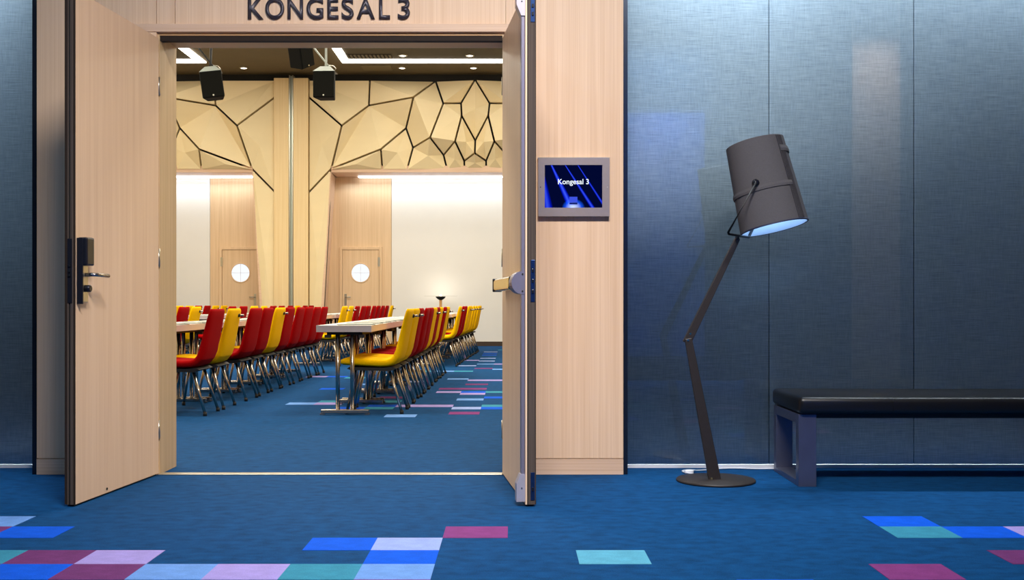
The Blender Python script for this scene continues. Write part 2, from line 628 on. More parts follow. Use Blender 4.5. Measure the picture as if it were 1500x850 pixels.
# door lining: jambs, head and dark seals
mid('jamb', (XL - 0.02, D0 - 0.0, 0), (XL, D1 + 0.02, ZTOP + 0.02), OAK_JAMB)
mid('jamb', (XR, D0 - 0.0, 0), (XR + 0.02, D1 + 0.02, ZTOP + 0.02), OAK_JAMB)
mid('door_head', (XL, D0, ZTOP), (XR, D1 + 0.02, ZTOP + 0.02), SOFFIT)
mid('head_seal', (XL, D0 + 0.005, ZTOP - 0.028), (XR, D0 + 0.05, ZTOP), SEAL)
mid('architrave', (wx(196, D0), D0 - 0.022, wz(48, D0)), (wx(748, D0), D0, wz(36, D0)), OAK_H, 0.003)
mid('architrave', (XL - 0.065, D0 - 0.018, 0), (XL - 0.012, D0, wz(48.5, D0)), OAK)
mid('architrave', (XR + 0.012, D0 - 0.018, 0), (XR + 0.055, D0, wz(48.5, D0)), OAK)
# dark metal trims at both ends of the portal
struct(box('trim_2', (PR, D0 - 0.004, 0), (PR + 0.024, D1 + 0.1, FC), TRIM_DARK), 'narrow dark metal edge right of the oak wall', 'trim')
struct(box('trim_3', (PL - 0.024, D0 - 0.004, 0), (PL, D1 + 0.1, FC), TRIM_DARK), 'narrow dark metal edge left of the oak wall', 'trim')

# fabric wall behind glass, both sides
for side, (x0, x1) in (('east', (PR + 0.024, FXR)), ('west', (FXL, PL - 0.024))):
    fw = struct(box('wall_' + side, (x0, 6.47, 0), (x1, 6.6, HC), BLACK),
                'blue-grey fabric wall behind glass ' + ('with lamp and bench before it' if side == 'east' else 'at the left of the oak wall'), 'wall')
    pitch = 0.853
    if side == 'east':
        edges = [x0] + [0.66 + pitch * i for i in range(1, 6)] + [x1]
    else:
        edges = [x0] + [x1 - pitch * i for i in range(3, 0, -1)] + [x1]
    edges = [e for i, e in enumerate(edges) if i == 0 or e > edges[i - 1] + 0.2]
    for a, b in zip(edges, edges[1:]):
        bm = bmesh.new()
        box_bm(bm, (a + 0.0015, 6.43, 0.001), (b - 0.0015, 6.468, FC))
        bevel(bm, 0.005, 3)
        obj('fabric_panel', bm, FABRIC, fw)
        bm = bmesh.new()
        v, fs = box_bm(bm, (a + 0.0008, TRACK, 0.02), (b - 0.0008, TRACK + 0.01, FC))
        fs[2].material_index = 0
        for i in (0, 1, 3, 4, 5):
            fs[i].material_index = 1
        obj('glass_pane', bm, [GLASS, GLASS_BACK], fw)
    box('floor_channel', (x0, TRACK - 0.012, 0), (x1, TRACK + 0.02, 0.018), WHITE_PLASTIC, fw)
# strip of ceiling over the glass and its cavity
struct(box('ceiling_cavity', (FXL - 0.2, D0, FC), (FXR + 0.2, 6.6, FC + 0.15), CEIL_FOYER), 'strip of ceiling above the glazed wall', 'ceiling')


# ------------------------------------------------------------------ the two open door leaves
def leaf(name, hinge_x, ang, sgn, label):
    """leaf local frame: x from hinge to free end, y = thickness away from the hall face, z up"""
    e = empty(name, (hinge_x, D0 - 0.02, 0), (0, 0, ang))
    struct(e, label, 'door')
    Lf, T, z0, z1 = 0.945, 0.05, 0.010, wz(56, D0 - 0.02)
    s = sgn
    ya, yb = (0, s * T)
    lo, hi = min(ya, yb), max(ya, yb)
    # veneered faces over a darker core
    box('leaf_panel', (0, lo, z0), (Lf - 0.004, hi, z1), OAK_DOOR, e)
    return e, Lf, T, z0, z1


# left leaf: hinge at XL, swings past 90 degrees towards the foyer
angL = math.radians(-90 - 5.1)
eL, Lf, T, z0, z1 = leaf('door_1', XL, angL, -1, 'left oak door leaf, wide open, with black card lock and lever')
# hall face is local y = 0 facing +y(local) -> world right; thickness goes to -y(local)
for (ya, yb, mt) in ((-0.05, -0.036, SEAL), (-0.036, -0.030, DARK_EDGE), (-0.022, -0.008, DARK_EDGE), (-0.008, -0.0, SEAL)):
    box('edge_strip', (Lf - 0.004, ya, z0), (Lf + (0.004 if mt is DARK_EDGE else 0.002), yb, z1), mt, eL)
box('edge_groove', (Lf - 0.004, -0.030, z0), (Lf, -0.022, z1), BLACK, eL)
zc = H + 0.11
box('bottom_seal', (0.01, -0.04, 0.002), (Lf - 0.01, -0.01, 0.010), RUBBER, eL)
fp = box('lock_faceplate', (Lf + 0.0045, -0.034, 0.95), (Lf + 0.007, -0.012, 1.25), LOCK_BLACK, eL, 0.001)
for dz in (1.08, 1.10, 1.125):
    box('latch', (Lf + 0.007, -0.028, dz - 0.006), (Lf + 0.013, -0.018, dz + 0.006), CHROME, fp)
lk = box('lock_plate', (Lf - 0.085, 0.0005, 0.952), (Lf - 0.02, 0.022, 1.20), SATIN, eL, 0.003)
box('plate_side', (Lf - 0.022, 0.0005, 0.945), (Lf - 0.012, 0.030, 1.255), LOCK_BLACK, lk, 0.002)
bm = bmesh.new()
box_bm(bm, (Lf - 0.092, 0.001, 1.125), (Lf - 0.016, 0.050, 1.258))
bevel(bm, 0.008, 2)
obj('card_reader', bm, LOCK_BLACK, eL)
bm = bmesh.new()
tube_bm(bm, [(Lf - 0.055, 0.021, 1.083), (Lf - 0.055, 0.062, 1.083), (Lf - 0.068, 0.075, 1.083), (Lf - 0.175, 0.078, 1.080)], 0.0095, 10)
obj('lever_handle', bm, CHROME, eL)
bm = bmesh.new()
lathe_bm(bm, [(0.017, 0.0), (0.017, 0.025), (0.013, 0.028)], 18, Matrix.Translation((Lf - 0.055, 0.0215, 1.018)) @ Matrix.Rotation(-math.pi / 2, 4, 'X'))
obj('thumb_turn', bm, LOCK_BLACK, eL)
bm = bmesh.new()
lathe_bm(bm, [(0.006, 0), (0.006, 0.004)], 10, Matrix.Translation((Lf - 0.32, 0.0, 0.03)) @ Matrix.Rotation(-math.pi / 2, 4, 'X'))
obj('floor_bolt_screw', bm, BLACK, eL)
for hz in (0.25, 1.2, 2.15):
    bm = bmesh.new()
    tube_bm(bm, [(-0.012, -0.004, hz - 0.05), (-0.012, -0.004, hz + 0.05)], 0.008, 8)
    obj('hinge', bm, SATIN, eL)

# right leaf: hinge at XR, swings the other way
angR = math.radians(-90 + 7.0)
eR, Lf, T, z0, z1 = leaf('door_2', XR, angR, 1, 'right oak door leaf seen edge on, with push bar and grey rod covers')
# hall face is local y = 0 facing -y(local) -> world left; thickness to +y(local)
box('edge_lipping', (Lf - 0.004, 0.0, z0), (Lf + 0.002, 0.008, z1), OAK_DOOR, eR)
for (ya, yb, mt) in ((0.008, 0.013, BLACK), (0.013, 0.0465, DARK_EDGE), (0.0465, 0.05, SEAL)):
    box('edge_strip', (Lf - 0.004, ya, z0), (Lf + (0.004 if mt is DARK_EDGE else 0.001), yb, z1), mt, eR)
for (za, zb) in ((2.26, 2.47), (0.955, 1.15), (0.03, 0.16)):
    pl = box('lock_faceplate', (Lf + 0.004, 0.024, za), (Lf + 0.0065, 0.044, min(zb, z1 - 0.005)), BLUE_LIT_STEEL, eR, 0.001)
    for q in ((0.25, 0.5, 0.75) if za > 0.5 else (0.4,)):
        zz = za + (min(zb, z1) - za) * q
        box('bolt', (Lf + 0.0065, 0.029, zz - 0.009), (Lf + 0.011, 0.039, zz + 0.009), LOCK_BLACK, pl, 0.002)
box('bottom_seal', (0.01, 0.01, 0.002), (Lf - 0.01, 0.04, 0.010), RUBBER, eR)
# vertical rod cover and end caps along the free edge of the hall face
box('rod_cover', (Lf - 0.055, -0.018, 0.10), (Lf - 0.012, 0.0, z1 - 0.06), GREY_METAL, eR, 0.003)
for za, zb in ((0.022, 0.15), (z1 - 0.12, z1 + 0.012)):
    bm = bmesh.new()
    if za < 1:
        pts = [(0, za), (-0.040, za), (-0.040, zb - 0.045), (-0.022, zb), (0, zb)]
    else:
        pts = [(0, za), (-0.018, za), (-0.040, za + 0.05), (-0.040, zb), (0, zb)]
    a = [bm.verts.new((Lf - 0.066, p[0], p[1])) for p in pts]
    b = [bm.verts.new((Lf - 0.006, p[0], p[1])) for p in pts]
    bm.faces.new(a)
    bm.faces.new(b[::-1])
    for i in range(len(pts)):
        bm.faces.new((a[i], b[i], b[(i + 1) % len(pts)], a[(i + 1) % len(pts)]))
    cp = obj('rod_cap', bm, PALE_METAL, eR)
    bm = bmesh.new()
    lathe_bm(bm, [(0.003, 0), (0.003, 0.003)], 8, Matrix.Translation((Lf - 0.006, -0.016, (za + zb) / 2)) @ Matrix.Rotation(math.pi / 2, 4, 'Y'))
    obj('screw', bm, BLACK, cp)
# push bar: end bracket near the free edge, bar running back towards the hinge
zb_ = 1.045
bm = bmesh.new()
pts = []
for k in range(13):
    t = -math.pi / 2 + math.pi * k / 12
    pts.append((-0.012 - 0.052 * math.cos(t), zb_ + 0.054 * math.sin(t)))
pts = [(0, zb_ - 0.054)] + pts + [(0, zb_ + 0.054)]
a = [bm.verts.new((Lf - 0.13, p[0], p[1])) for p in pts]
b = [bm.verts.new((Lf - 0.010, p[0], p[1])) for p in pts]
bm.faces.new(a)
bm.faces.new(b[::-1])
for i in range(len(pts)):
    bm.faces.new((a[i], b[i], b[(i + 1) % len(pts)], a[(i + 1) % len(pts)]))
br = obj('bar_bracket', bm, GREY_METAL, eR)
for dz in (-0.04, 0.04):
    bm = bmesh.new()
    lathe_bm(bm, [(0.004, 0), (0.004, 0.003)], 8, Matrix.Translation((Lf - 0.010, -0.012, zb_ + dz)) @ Matrix.Rotation(math.pi / 2, 4, 'Y'))
    obj('screw', bm, BLACK, br)
bm = bmesh.new()
box_bm(bm, (0.14, -0.066, zb_ - 0.033), (Lf - 0.12, -0.022, zb_ + 0.033))
bevel(bm, 0.014, 3)
pb = obj('push_bar', bm, BRASSY, eR)
box('end_cap', (0.128, -0.069, zb_ - 0.036), (0.1405, -0.019, zb_ + 0.036), LOCK_BLACK, pb, 0.004)
box('bar_bracket', (0.15, -0.03, zb_ - 0.03), (0.21, 0.0, zb_ + 0.03), GREY_METAL, eR, 0.003)
for hz in (0.25, 1.2, 2.15):
    bm = bmesh.new()
    tube_bm(bm, [(-0.012, 0.004, hz - 0.05), (-0.012, 0.004, hz + 0.05)], 0.008, 8)
    obj('hinge', bm, SATIN, eR)

# ------------------------------------------------------------------ hall shell
struct(box('ceiling_hall', (HXL - 0.2, D1, HC), (HXR + 0.2, DW + 0.3, HC + 0.15), CEIL_HALL), 'dark olive ceiling of the hall with light strips', 'ceiling')
struct(box('wall_hall_left', (HXL - 0.15, D1 + 0.3, 0), (HXL, DW + 0.3, HC), HALL_WALL), 'left side wall of the hall', 'wall')
struct(box('wall_hall_right', (HXR, D1 + 0.3, 0), (HXR + 0.15, DW + 0.3, HC), HALL_WALL), 'right side wall of the hall', 'wall')
wb = struct(box('wall_back', (HXL, DW, 0), (HXR, DW + 0.2, HC), HALL_WALL), 'far hall wall of faceted birch panels over two lit niches', 'wall')

S = DP / F


def q(px, py):
    return (wx(px, DP), wz(py, DP))


# nodes of the black joint pattern (position on the far wall, depth offset)
ND = {'a': (452, 117, 0), 'b': (452, 142, 0), 'C': (503.4, 187, -.16), 'E': (485.5, 247.5, -.02), 'e': (452, 282, 0),
      'H': (540, 154, .02), 'h': (541.7, 117, .0), 'I': (607, 145.5, -.14), 'J': (594, 186.5, .06), 'F': (559.5, 220.5, -.12),
      'f': (560, 249, 0), 'K': (637.5, 117, .06), 'L': (649.6, 152.4, -.05), 'M': (631.5, 204.5, -.18), 'N': (604.6, 215.7, .03),
      'n': (596, 249, 0), 'O': (649.7, 227, .0), 'o': (655, 249, .02), 'P': (667.5, 209.6, -.16), 'Q': (675, 150, .05),
      'R': (696, 117, -.03), 'S': (676.7, 171.3, -.10), 'T': (696, 205, .04), 'U': (696, 226.5, -.14), 'V': (680, 235.5, .0),
      'v': (680, 249, .03), 'g': (471, 509, 0), 'G': (452, 509, 0), 'x': (485, 249.2, 0)}
ND2 = dict(ND)
for nm in 'QSVv':
    x, y, d = ND[nm]
    ND2[nm + "'"] = (1392 - x, y, d)
CELLS = [['a', 'h', 'H', 'C', 'b'], ['b', 'C', 'E', 'e'], ['e', 'E', 'g', 'G'], ['h', 'K', 'I', 'H'],
         ['H', 'I', 'J', 'F', 'E', 'C'], ['E', 'F', 'f', 'x'], ['I', 'K', 'L', 'M', 'N', 'J'], ['F', 'J', 'N', 'n', 'f'],
         ['N', 'M', 'O', 'o', 'n'], ['K', 'R', 'Q', 'L'], ['L', 'Q', 'S', 'P', 'O', 'M'], ['O', 'P', 'V', 'v', 'o'],
         ['S', 'T', 'U', 'V', 'P']]
CENTRE = [['Q', 'R', "Q'", "S'", 'T', 'S'], ['U', "V'", "v'", 'v', 'V']]
TRI = {0: [(0, 1, 2), (0, 2, 3), (0, 3, 4)], 3: [(0, 1, 2), (0, 2, 3)], 4: [(0, 1, 2), (0, 2, 3), (0, 3, 4), (0, 4, 5)],
       6: [(0, 1, 2), (0, 2, 3), (0, 3, 5), (3, 4, 5)], 9: [(0, 1, 3), (1, 2, 3)], 10: [(0, 1, 2), (0, 2, 5), (5, 2, 3), (5, 3, 4)]}


def inset(pts, g):
    n = len(pts)
    ar = sum(pts[i][0] * pts[(i + 1) % n][1] - pts[(i + 1) % n][0] * pts[i][1] for i in range(n))
    s = 1 if ar > 0 else -1
    out = []
    for i in range(n):
        p0, p1, p2 = Vector(pts[i - 1]), Vector(pts[i]), Vector(pts[(i + 1) % n])
        d1, d2 = (p1 - p0).normalized(), (p2 - p1).normalized()
        n1, n2 = Vector((-d1.y, d1.x)) * s, Vector((-d2.y, d2.x)) * s
        m = n1 + n2
        if m.length < 1e-6:
            out.append(p1 + n1 * g)
            continue
        m.normalize()
        out.append(p1 + m * min(g / max(0.25, m.dot(n1)), g * 3))
    return out


def facet(cell, table, mirror=None, ci=None):
    pts, dep = [], []
    for nm in cell:
        x, y, d = table[nm]
        if mirror is not None:
            x = 2 * mirror - x
        pts.append(q(x, y))
        dep.append(d)
    ins = inset(pts, 0.020)
    bm = bmesh.new()
    fr = [bm.verts.new((p[0], DP + d * 1.7, p[1])) for p, d in zip(ins, dep)]
    bk = [bm.verts.new((p[0], DP + 0.165, p[1])) for p in ins]
    n = len(pts)
    if ci in TRI:
        for t in TRI[ci]:
            bm.faces.new([fr[i] for i in t])
    else:
        c = sum((v.co for v in fr), Vector()) / n
        c.y -= 0.05
        cv = bm.verts.new(c)
        for i in range(n):
            bm.faces.new((fr[i], fr[(i + 1) % n], cv))
    for i in range(n):
        bm.faces.new((fr[i], bk[i], bk[(i + 1) % n], fr[(i + 1) % n]))
    bm.faces.new(bk)
    obj('facet_panel', bm, BIRCH, wb)


for ci, c in enumerate(CELLS):
    facet(c, ND, None, ci)
    facet(c, ND, 696, ci)
    facet(c, ND, 427.5, ci)
for c in CENTRE:
    facet(c, ND2)
ND['y'] = (696, 249, 0)
for c in (['Q', 'R', 'T', 'S'], ['U', 'V', 'v', 'y']):
    facet(c, ND, 427.5)
# black backing behind the joints, piers and the steel channel between them
zt = wz(249.5, DP)
xl, xr = wx(484, DP), wx(908, DP)
box('joint_backing', (xl - 0.02, DP + 0.17, zt), (HXR, DP + 0.24, HC), BLACK, wb)
box('joint_backing', (HXL, DP + 0.17, zt), (wx(371, DP), DP + 0.24, HC), BLACK, wb)
bm = bmesh.new()
prism_bm(bm, [(wx(371, DP), HC), (wx(371, DP), zt), (wx(385, DP), 0), (wx(470, DP), 0), (xl, zt), (xl, HC)], DP + 0.17, DP + 0.24)
obj('joint_backing', bm, BLACK, wb)
zp = wz(115, DP)
for a, b in ((402, 423.5), (430.5, 452)):
    box('pier_board', (wx(a, DP), DP - 0.06, 0), (wx(b, DP), DP + 0.16, zp), PIER, wb, 0.006)
ch = box('steel_channel', (wx(424, DP), DP + 0.02, 0), (wx(430, DP), DP + 0.16, zp + 0.06), plain('channel_grey', (196, 204, 190), 0.4, 0.3, noise=0.03), wb)
for a, b in ((424, 425.2), (428.8, 430)):
    box('channel_lip', (wx(a, DP), DP - 0.05, 0), (wx(b, DP), DP + 0.019, zp + 0.06), SATIN, ch)
# niche soffits, reveals and back walls
zs = wz(260, DW)
for a, b in ((485, 907), (100, 370)):
    bm = bmesh.new()
    x0, x1 = max(wx(a, DP), HXL), min(wx(b, DP), HXR)
    v, _ = box_bm(bm, (x0, DP + 0.02, zt - 0.04), (x1, DW - 0.002, zt + 0.1))
    for i in (2, 3):
        v[i].co.z = zs
    obj('niche_soffit', bm, OAK_H, wb)
    led = box('led_strip', (x0 + (0.5 if a > 400 else 0.02), DW - 0.22, zs - 0.028), (x1 - 0.04, DW - 0.13, zs + 0.004), LED_COOL, wb)
for sg, m in ((1, None), (-1, 427.5), (1, 696)):
    def mx_(px):
        return px if m is None else 2 * m - px
    bm = bmesh.new()
    pts = [(wx(mx_(485), DP), DP - 0.02, zt - 0.04), (wx(mx_(471), DP), DP - 0.02, 0), (wx(mx_(475), DW) if m is None else wx(mx_(471), DP), DW - 0.002, 0),
           (wx(mx_(492), DW) if m is None else wx(mx_(485), DP), DW - 0.002, zs)]
    a = [bm.verts.new(p) for p in pts]
    off = -0.05 if m is None or m == 427.5 and False else 0.05
    b = [bm.verts.new((p[0] + off * (1 if m is None else 1), p[1], p[2])) for p in pts]
    bm.faces.new(a)
    bm.faces.new(b[::-1])
    for i in range(4):
        bm.faces.new((a[i], b[i], b[(i + 1) % 4], a[(i + 1) % 4]))
    obj('niche_reveal', bm, OAK_H, wb)
yw = DW - 0.03
box('white_panel', (wx(574, DW), yw, 0.10), (wx(818, DW), DW - 0.001, zs), WHITE, wb)
box('white_panel', (HXL, yw, 0.10), (wx(308, DW), DW - 0.001, zs), WHITE, wb)
SK = plain('dark_skirting', (60, 46, 34), 0.5, noise=0.1)
box('skirting', (wx(574, DW), yw - 0.015, 0), (wx(900, DW), DW - 0.001, 0.10), SK, wb)
box('skirting', (HXL, yw - 0.015, 0), (wx(308, DW), DW - 0.001, 0.10), SK, wb)


def hall_door(name, x0, x1, wxp, hinge_right, label):
    """x0,x1: clear width of the leaf on the niche wall"""
    zt_ = wz(366, DW)
    e = empty(name, ((x0 + x1) / 2, yw, 0))
    struct(e, label, 'door')
    cx = (x0 + x1) / 2
    hw = (x1 - x0) / 2
    for sx in (-1, 1):
        box('door_frame', (min(sx * hw, sx * (hw + 0.06)), -0.035, 0), (max(sx * hw, sx * (hw + 0.06)), 0.02, zt_ + 0.06), HALL_OAK, e, 0.004)
    box('door_frame', (-hw, -0.035, zt_), (hw, 0.02, zt_ + 0.06), HALL_OAK, e, 0.004)
    bm = bmesh.new()
    # leaf with a real round hole
    cz, r = wz(400, DW), 0.20
    ccx = wxp - cx
    n = 32
    outer = []
    for k in range(n):
        a = 2 * math.pi * (k + 0.5) / n
        dx, dz = math.cos(a), math.sin(a)
        t = 1e9
        lx0, lx1, lz0, lz1 = -hw + 0.006, hw - 0.006, 0.008, zt_ - 0.006
        if dx > 0: t = min(t, (lx1 - ccx) / dx)
        if dx < 0: t = min(t, (lx0 - ccx) / dx)
        if dz > 0: t = min(t, (lz1 - cz) / dz)
        if dz < 0: t = min(t, (lz0 - cz) / dz)
        outer.append((ccx + dx * t, cz + dz * t))
    # snap nearest samples to the corners
    for cnr in ((lx0, lz0), (lx0, lz1), (lx1, lz0), (lx1, lz1)):
        i = min(range(n), key=lambda i: (outer[i][0] - cnr[0]) ** 2 + (outer[i][1] - cnr[1]) ** 2)
        outer[i] = cnr
    for yy in (-0.01, 0.0):
        pass
    ro = [[bm.verts.new((p[0], yy, p[1])) for p in outer] for yy in (-0.015, 0.02)]
    ri = [[bm.verts.new((ccx + r * math.cos(2 * math.pi * (k + .5) / n), yy, cz + r * math.sin(2 * math.pi * (k + .5) / n))) for k in range(n)] for yy in (-0.015, 0.02)]
    for k in range(n):
        k2 = (k + 1) % n
        bm.faces.new((ro[0][k], ro[0][k2], ri[0][k2], ri[0][k]))
        bm.faces.new((ro[1][k], ro[1][k2], ri[1][k2], ri[1][k]))
        bm.faces.new((ri[0][k], ri[0][k2], ri[1][k2], ri[1][k]))
        bm.faces.new((ro[0][k], ro[0][k2], ro[1][k2], ro[1][k]))
    obj('door_leaf', bm, HALL_OAK, e)
    bm = bmesh.new()
    lathe_bm(bm, [(r - 0.002, 0), (r - 0.002, 0.01)], 32, Matrix.Translation((ccx, 0.004, cz)) @ Matrix.Rotation(math.pi / 2, 4, 'X'))
    pn = obj('porthole_pane', bm, LIT_WINDOW, e)
    box('glazing_bar', (ccx - r, -0.0105, cz - 0.004), (ccx + r, -0.0075, cz + 0.004), WHITE_PLASTIC, pn)
    box('glazing_bar', (ccx - 0.004, -0.0105, cz - r), (ccx + 0.004, -0.0075, cz + r), WHITE_PLASTIC, pn)
    bm = bmesh.new()
    ring = []
    lathe_bm(bm, [(r - 0.001, -0.002), (r + 0.022, -0.002), (r + 0.022, 0.008), (r - 0.001, 0.008), (r - 0.001, -0.002)], 32,
             Matrix.Translation((ccx, -0.014, cz)) @ Matrix.Rotation(math.pi / 2, 4, 'X'))
    for f in [f for f in bm.faces if len(f.verts) > 4]:
        bm.faces.remove(f)
    obj('porthole_ring', bm, HALL_OAK, e)
    hs = 1 if hinge_right else -1
    for hz in (0.3, zt_ - 0.27):
        box('hinge', (hs * hw - 0.03, -0.038, hz - 0.1), (hs * hw + 0.02, -0.0355, hz + 0.1), SATIN, e)
    kx = -hs * (hw - 0.07)
    box('lock_plate', (kx - 0.025, -0.022, 0.90), (kx + 0.025, -0.0155, 1.15), SATIN, e, 0.002)
    bm = bmesh.new()
    tube_bm(bm, [(kx, -0.02, 1.08), (kx, -0.07, 1.08), (kx + hs * 0.12, -0.075, 1.08)], 0.011, 8)
    obj('lever_handle', bm, SATIN, e)
    return e


dx0, dx1 = wx(502, DW), wx(556, DW)
ex0, ex1 = wx(326, DW), wx(379, DW)
zd = wz(362, DW)
# oak cladding around the doors
for (a, b, o0, o1) in ((wx(475, DW), wx(573.4, DW), dx0, dx1), (wx(308.6, DW), wx(398, DW), ex0, ex1)):
    box('oak_cladding', (a, yw, 0), (o0 - 0.062, DW - 0.001, zs), HALL_OAK, wb)
    box('oak_cladding', (o1 + 0.062, yw, 0), (b, DW - 0.001, zs), HALL_OAK, wb)
    box('oak_cladding', (o0 - 0.061, yw, wz(366, DW) + 0.062), (o1 + 0.061, DW - 0.001, zs), HALL_OAK, wb)
hall_door('door_3', dx0, dx1, wx(528.5, DW), True, 'oak hall door with round lit window beside the white wall')
hall_door('door_4', ex0, ex1, wx(353, DW), False, 'oak hall door with round lit window partly behind slanted panel')

# ------------------------------------------------------------------ hall ceiling: light loops, downlights, grilles


def light_loop(name, x0, x1, y0, y1, label, wdt=0.17):
    e = empty(name, ((x0 + x1) / 2, (y0 + y1) / 2, HC))
    tag(e, label, 'ceiling light', 'rectangular light loops in the hall ceiling')
    hx, hy = (x1 - x0) / 2, (y1 - y0) / 2
    zz = (-0.03, -0.004)
    for lo, hi in (((-hx, hy - 0.30), (hx, hy)), ((-hx, -hy), (hx, -hy + 0.30)),
                   ((-hx, -hy + 0.301), (-hx + wdt, hy - 0.301)), ((hx - wdt, -hy + 0.301), (hx, hy - 0.301))):
        box('light_strip', (lo[0], lo[1], zz[0]), (hi[0], hi[1], zz[1]), LED, e)
    box('inner_panel', (-hx + wdt, -hy + 0.3, -0.012), (hx - wdt, hy - 0.3, -0.002), plain('loop_panel', (70, 62, 44), 0.7, noise=0.08), e)
    return e


light_loop('ceiling_light', -3.45, 2.3, 18.2, 22.22, 'rectangular white light loop on hall ceiling above the right doorway half')
light_loop('ceiling_light', -8.4, -6.22, 18.2, 22.22, 'rectangular white light loop corner on hall ceiling at the left')
for i, (px, py, nm) in enumerate([(357, 100, 'between the two hanging loudspeakers'), (589, 100, 'in front of the light strip, left one'),
                                  (693.5, 100, 'in front of the light strip, right one'), (590, 81, 'inside the light loop, left one'),
                                  (688, 81, 'inside the light loop, right one')]):
    d = (HC - H - 0.01) * F / (HY - py)
    e = empty('downlight', (wx(px, d), d, HC - (0.013 if i > 2 else 0.001)))
    tag(e, 'small round ceiling downlight ' + nm, 'downlight', 'round downlights in the hall ceiling')
    bm = bmesh.new()
    lathe_bm(bm, [(0.06, -0.001), (0.095, -0.001), (0.085, -0.012), (0.06, -0.012), (0.06, -0.001)], 20)
    for f in [f for f in bm.faces if len(f.verts) > 4]:
        bm.faces.remove(f)
    obj('ring', bm, SATIN, e)
    bm = bmesh.new()
    lathe_bm(bm, [(0.06, -0.009), (0.06, -0.002)], 20)
    obj('lens', bm, SPOT, e)
# slatted air grille inside the loop
e = empty('ceiling_grille', (wx(540, 21.6), 21.65, HC - 0.013))
tag(e, 'slatted grey air grille inside the hall light loop', 'air grille')
box('frame', (-0.45, -0.16, -0.006), (0.45, 0.16, 0), SEAL, e)
for k in range(12):
    x = -0.42 + k * 0.0765
    box('slat', (x - 0.018, -0.15, -0.02), (x + 0.018, 0.15, -0.0065), plain('slat_grey', (120, 112, 92), 0.6, noise=0.05) if k == 0 else bpy.data.materials['slat_grey'], e)
e = box('ceiling_hatch', (wx(530, 22.7), 22.55, HC - 0.012), (wx(573, 22.7), 23.0, HC - 0.001), plain('hatch_olive', (104, 92, 62), 0.6, noise=0.05), None, 0.003)
tag(e, 'flat square access hatch in olive ceiling beyond light strip', 'hatch')


# hanging loudspeakers
def loudspeaker(px, py, d, roll, yaw, pitch, label, sc=1.0):
    c = P(px, py, d)
    e = empty('loudspeaker', c)
    tag(e, label, 'loudspeaker')
    R = Matrix.Rotation(yaw, 4, 'Z') @ Matrix.Rotation(roll, 4, 'Y') @ Matrix.Rotation(pitch, 4, 'X')
    bm = bmesh.new()
    v, _ = box_bm(bm, (-.165 * sc, -.12 * sc, -.2 * sc), (.165 * sc, .16 * sc, .2 * sc))
    for i in (2, 3, 6, 7):
        v[i].co.x *= 0.72
    bevel(bm, 0.015 * sc, 2)
    bm.transform(R)
    bd = obj('cabinet', bm, SPEAKER, e)
    bm = bmesh.new()
    box_bm(bm, (-.15 * sc, -.128 * sc, -.185 * sc), (.15 * sc, -.1205 * sc, .185 * sc))
    bm.transform(R)
    gr = obj('grille', bm, plain('grille_black', (14, 14, 11), 0.9, spec=0.1, noise=0.2, nscale=(400, 400, 400)) if 'grille_black' not in bpy.data.materials else bpy.data.materials['grille_black'], e)
    bm = bmesh.new()
    lathe_bm(bm, [(0.012 * sc, 0), (0.012 * sc, 0.003)], 12, R @ Matrix.Translation((0, -.128 * sc, -.165 * sc)) @ Matrix.Rotation(math.pi / 2, 4, 'X'))
    obj('badge', bm, SATIN, gr)
    bm = bmesh.new()
    v, _ = box_bm(bm, (-.165 * sc, -.11 * sc, .201 * sc), (.165 * sc, .16 * sc, .29 * sc))
    for i in (4, 5, 6, 7):
        v[i].co.x *= 0.45
        v[i].co.y = v[i].co.y * 0.4 + 0.03 * sc
    bm.transform(R)
    obj('top_cap', bm, POLE_LIT_TOP, e)  # lighter than the cabinet to carry the light falling on it
    bm = bmesh.new()
    t0 = R @ Vector((0, 0.03 * sc, .29 * sc))
    tube_bm(bm, [t0, t0 + Vector((0, 0.03, 0.09)), Vector((0, 0.05, HC - c.z - 0.012))], 0.018, 10)
    obj('ceiling_pole', bm, POLE_LIT_TOP if px > 400 else BLACK, e)
    bm = bmesh.new()
    tube_bm(bm, [t0 + Vector((0.09, 0.02, -0.05)), t0 + Vector((-0.02, 0.04, 0.09)), t0 + Vector((-0.22, 0.05, 0.34))], 0.013, 8)
    obj('arm', bm, BLACK if px < 400 else POLE_LIT_TOP, e)
    bm = bmesh.new()
    tube_bm(bm, [t0 + Vector((0.13, 0.02, -0.06)), t0 + Vector((0.15, 0.02, -0.02)), t0 + Vector((0.11, 0.02, 0.02)), t0 + Vector((0.02, 0.03, 0.03))], 0.007, 8)
    obj('cable', bm, SATIN, e)
    bm = bmesh.new()
    lathe_bm(bm, [(0.09, -0.012), (0.09, -0.002)], 16, Matrix.Translation((0, 0.05, HC - c.z)))
    obj('ceiling_plate', bm, BLACK, e)
    return e


loudspeaker(311.5, 125.5, 16.5, math.radians(-8), math.radians(10), 0, 'black loudspeaker hung from a black pole, tilted, at the left')
loudspeaker(476.5, 125.5, 16.5, math.radians(0), math.radians(-3), 0, 'upright black loudspeaker on a pale pole above the slanted oak panels')
loudspeaker(441, 80, 12.6, math.radians(-24), math.radians(60), math.radians(10), 'grey sided loudspeaker half hidden by the door head', 0.72)

# ------------------------------------------------------------------ chairs


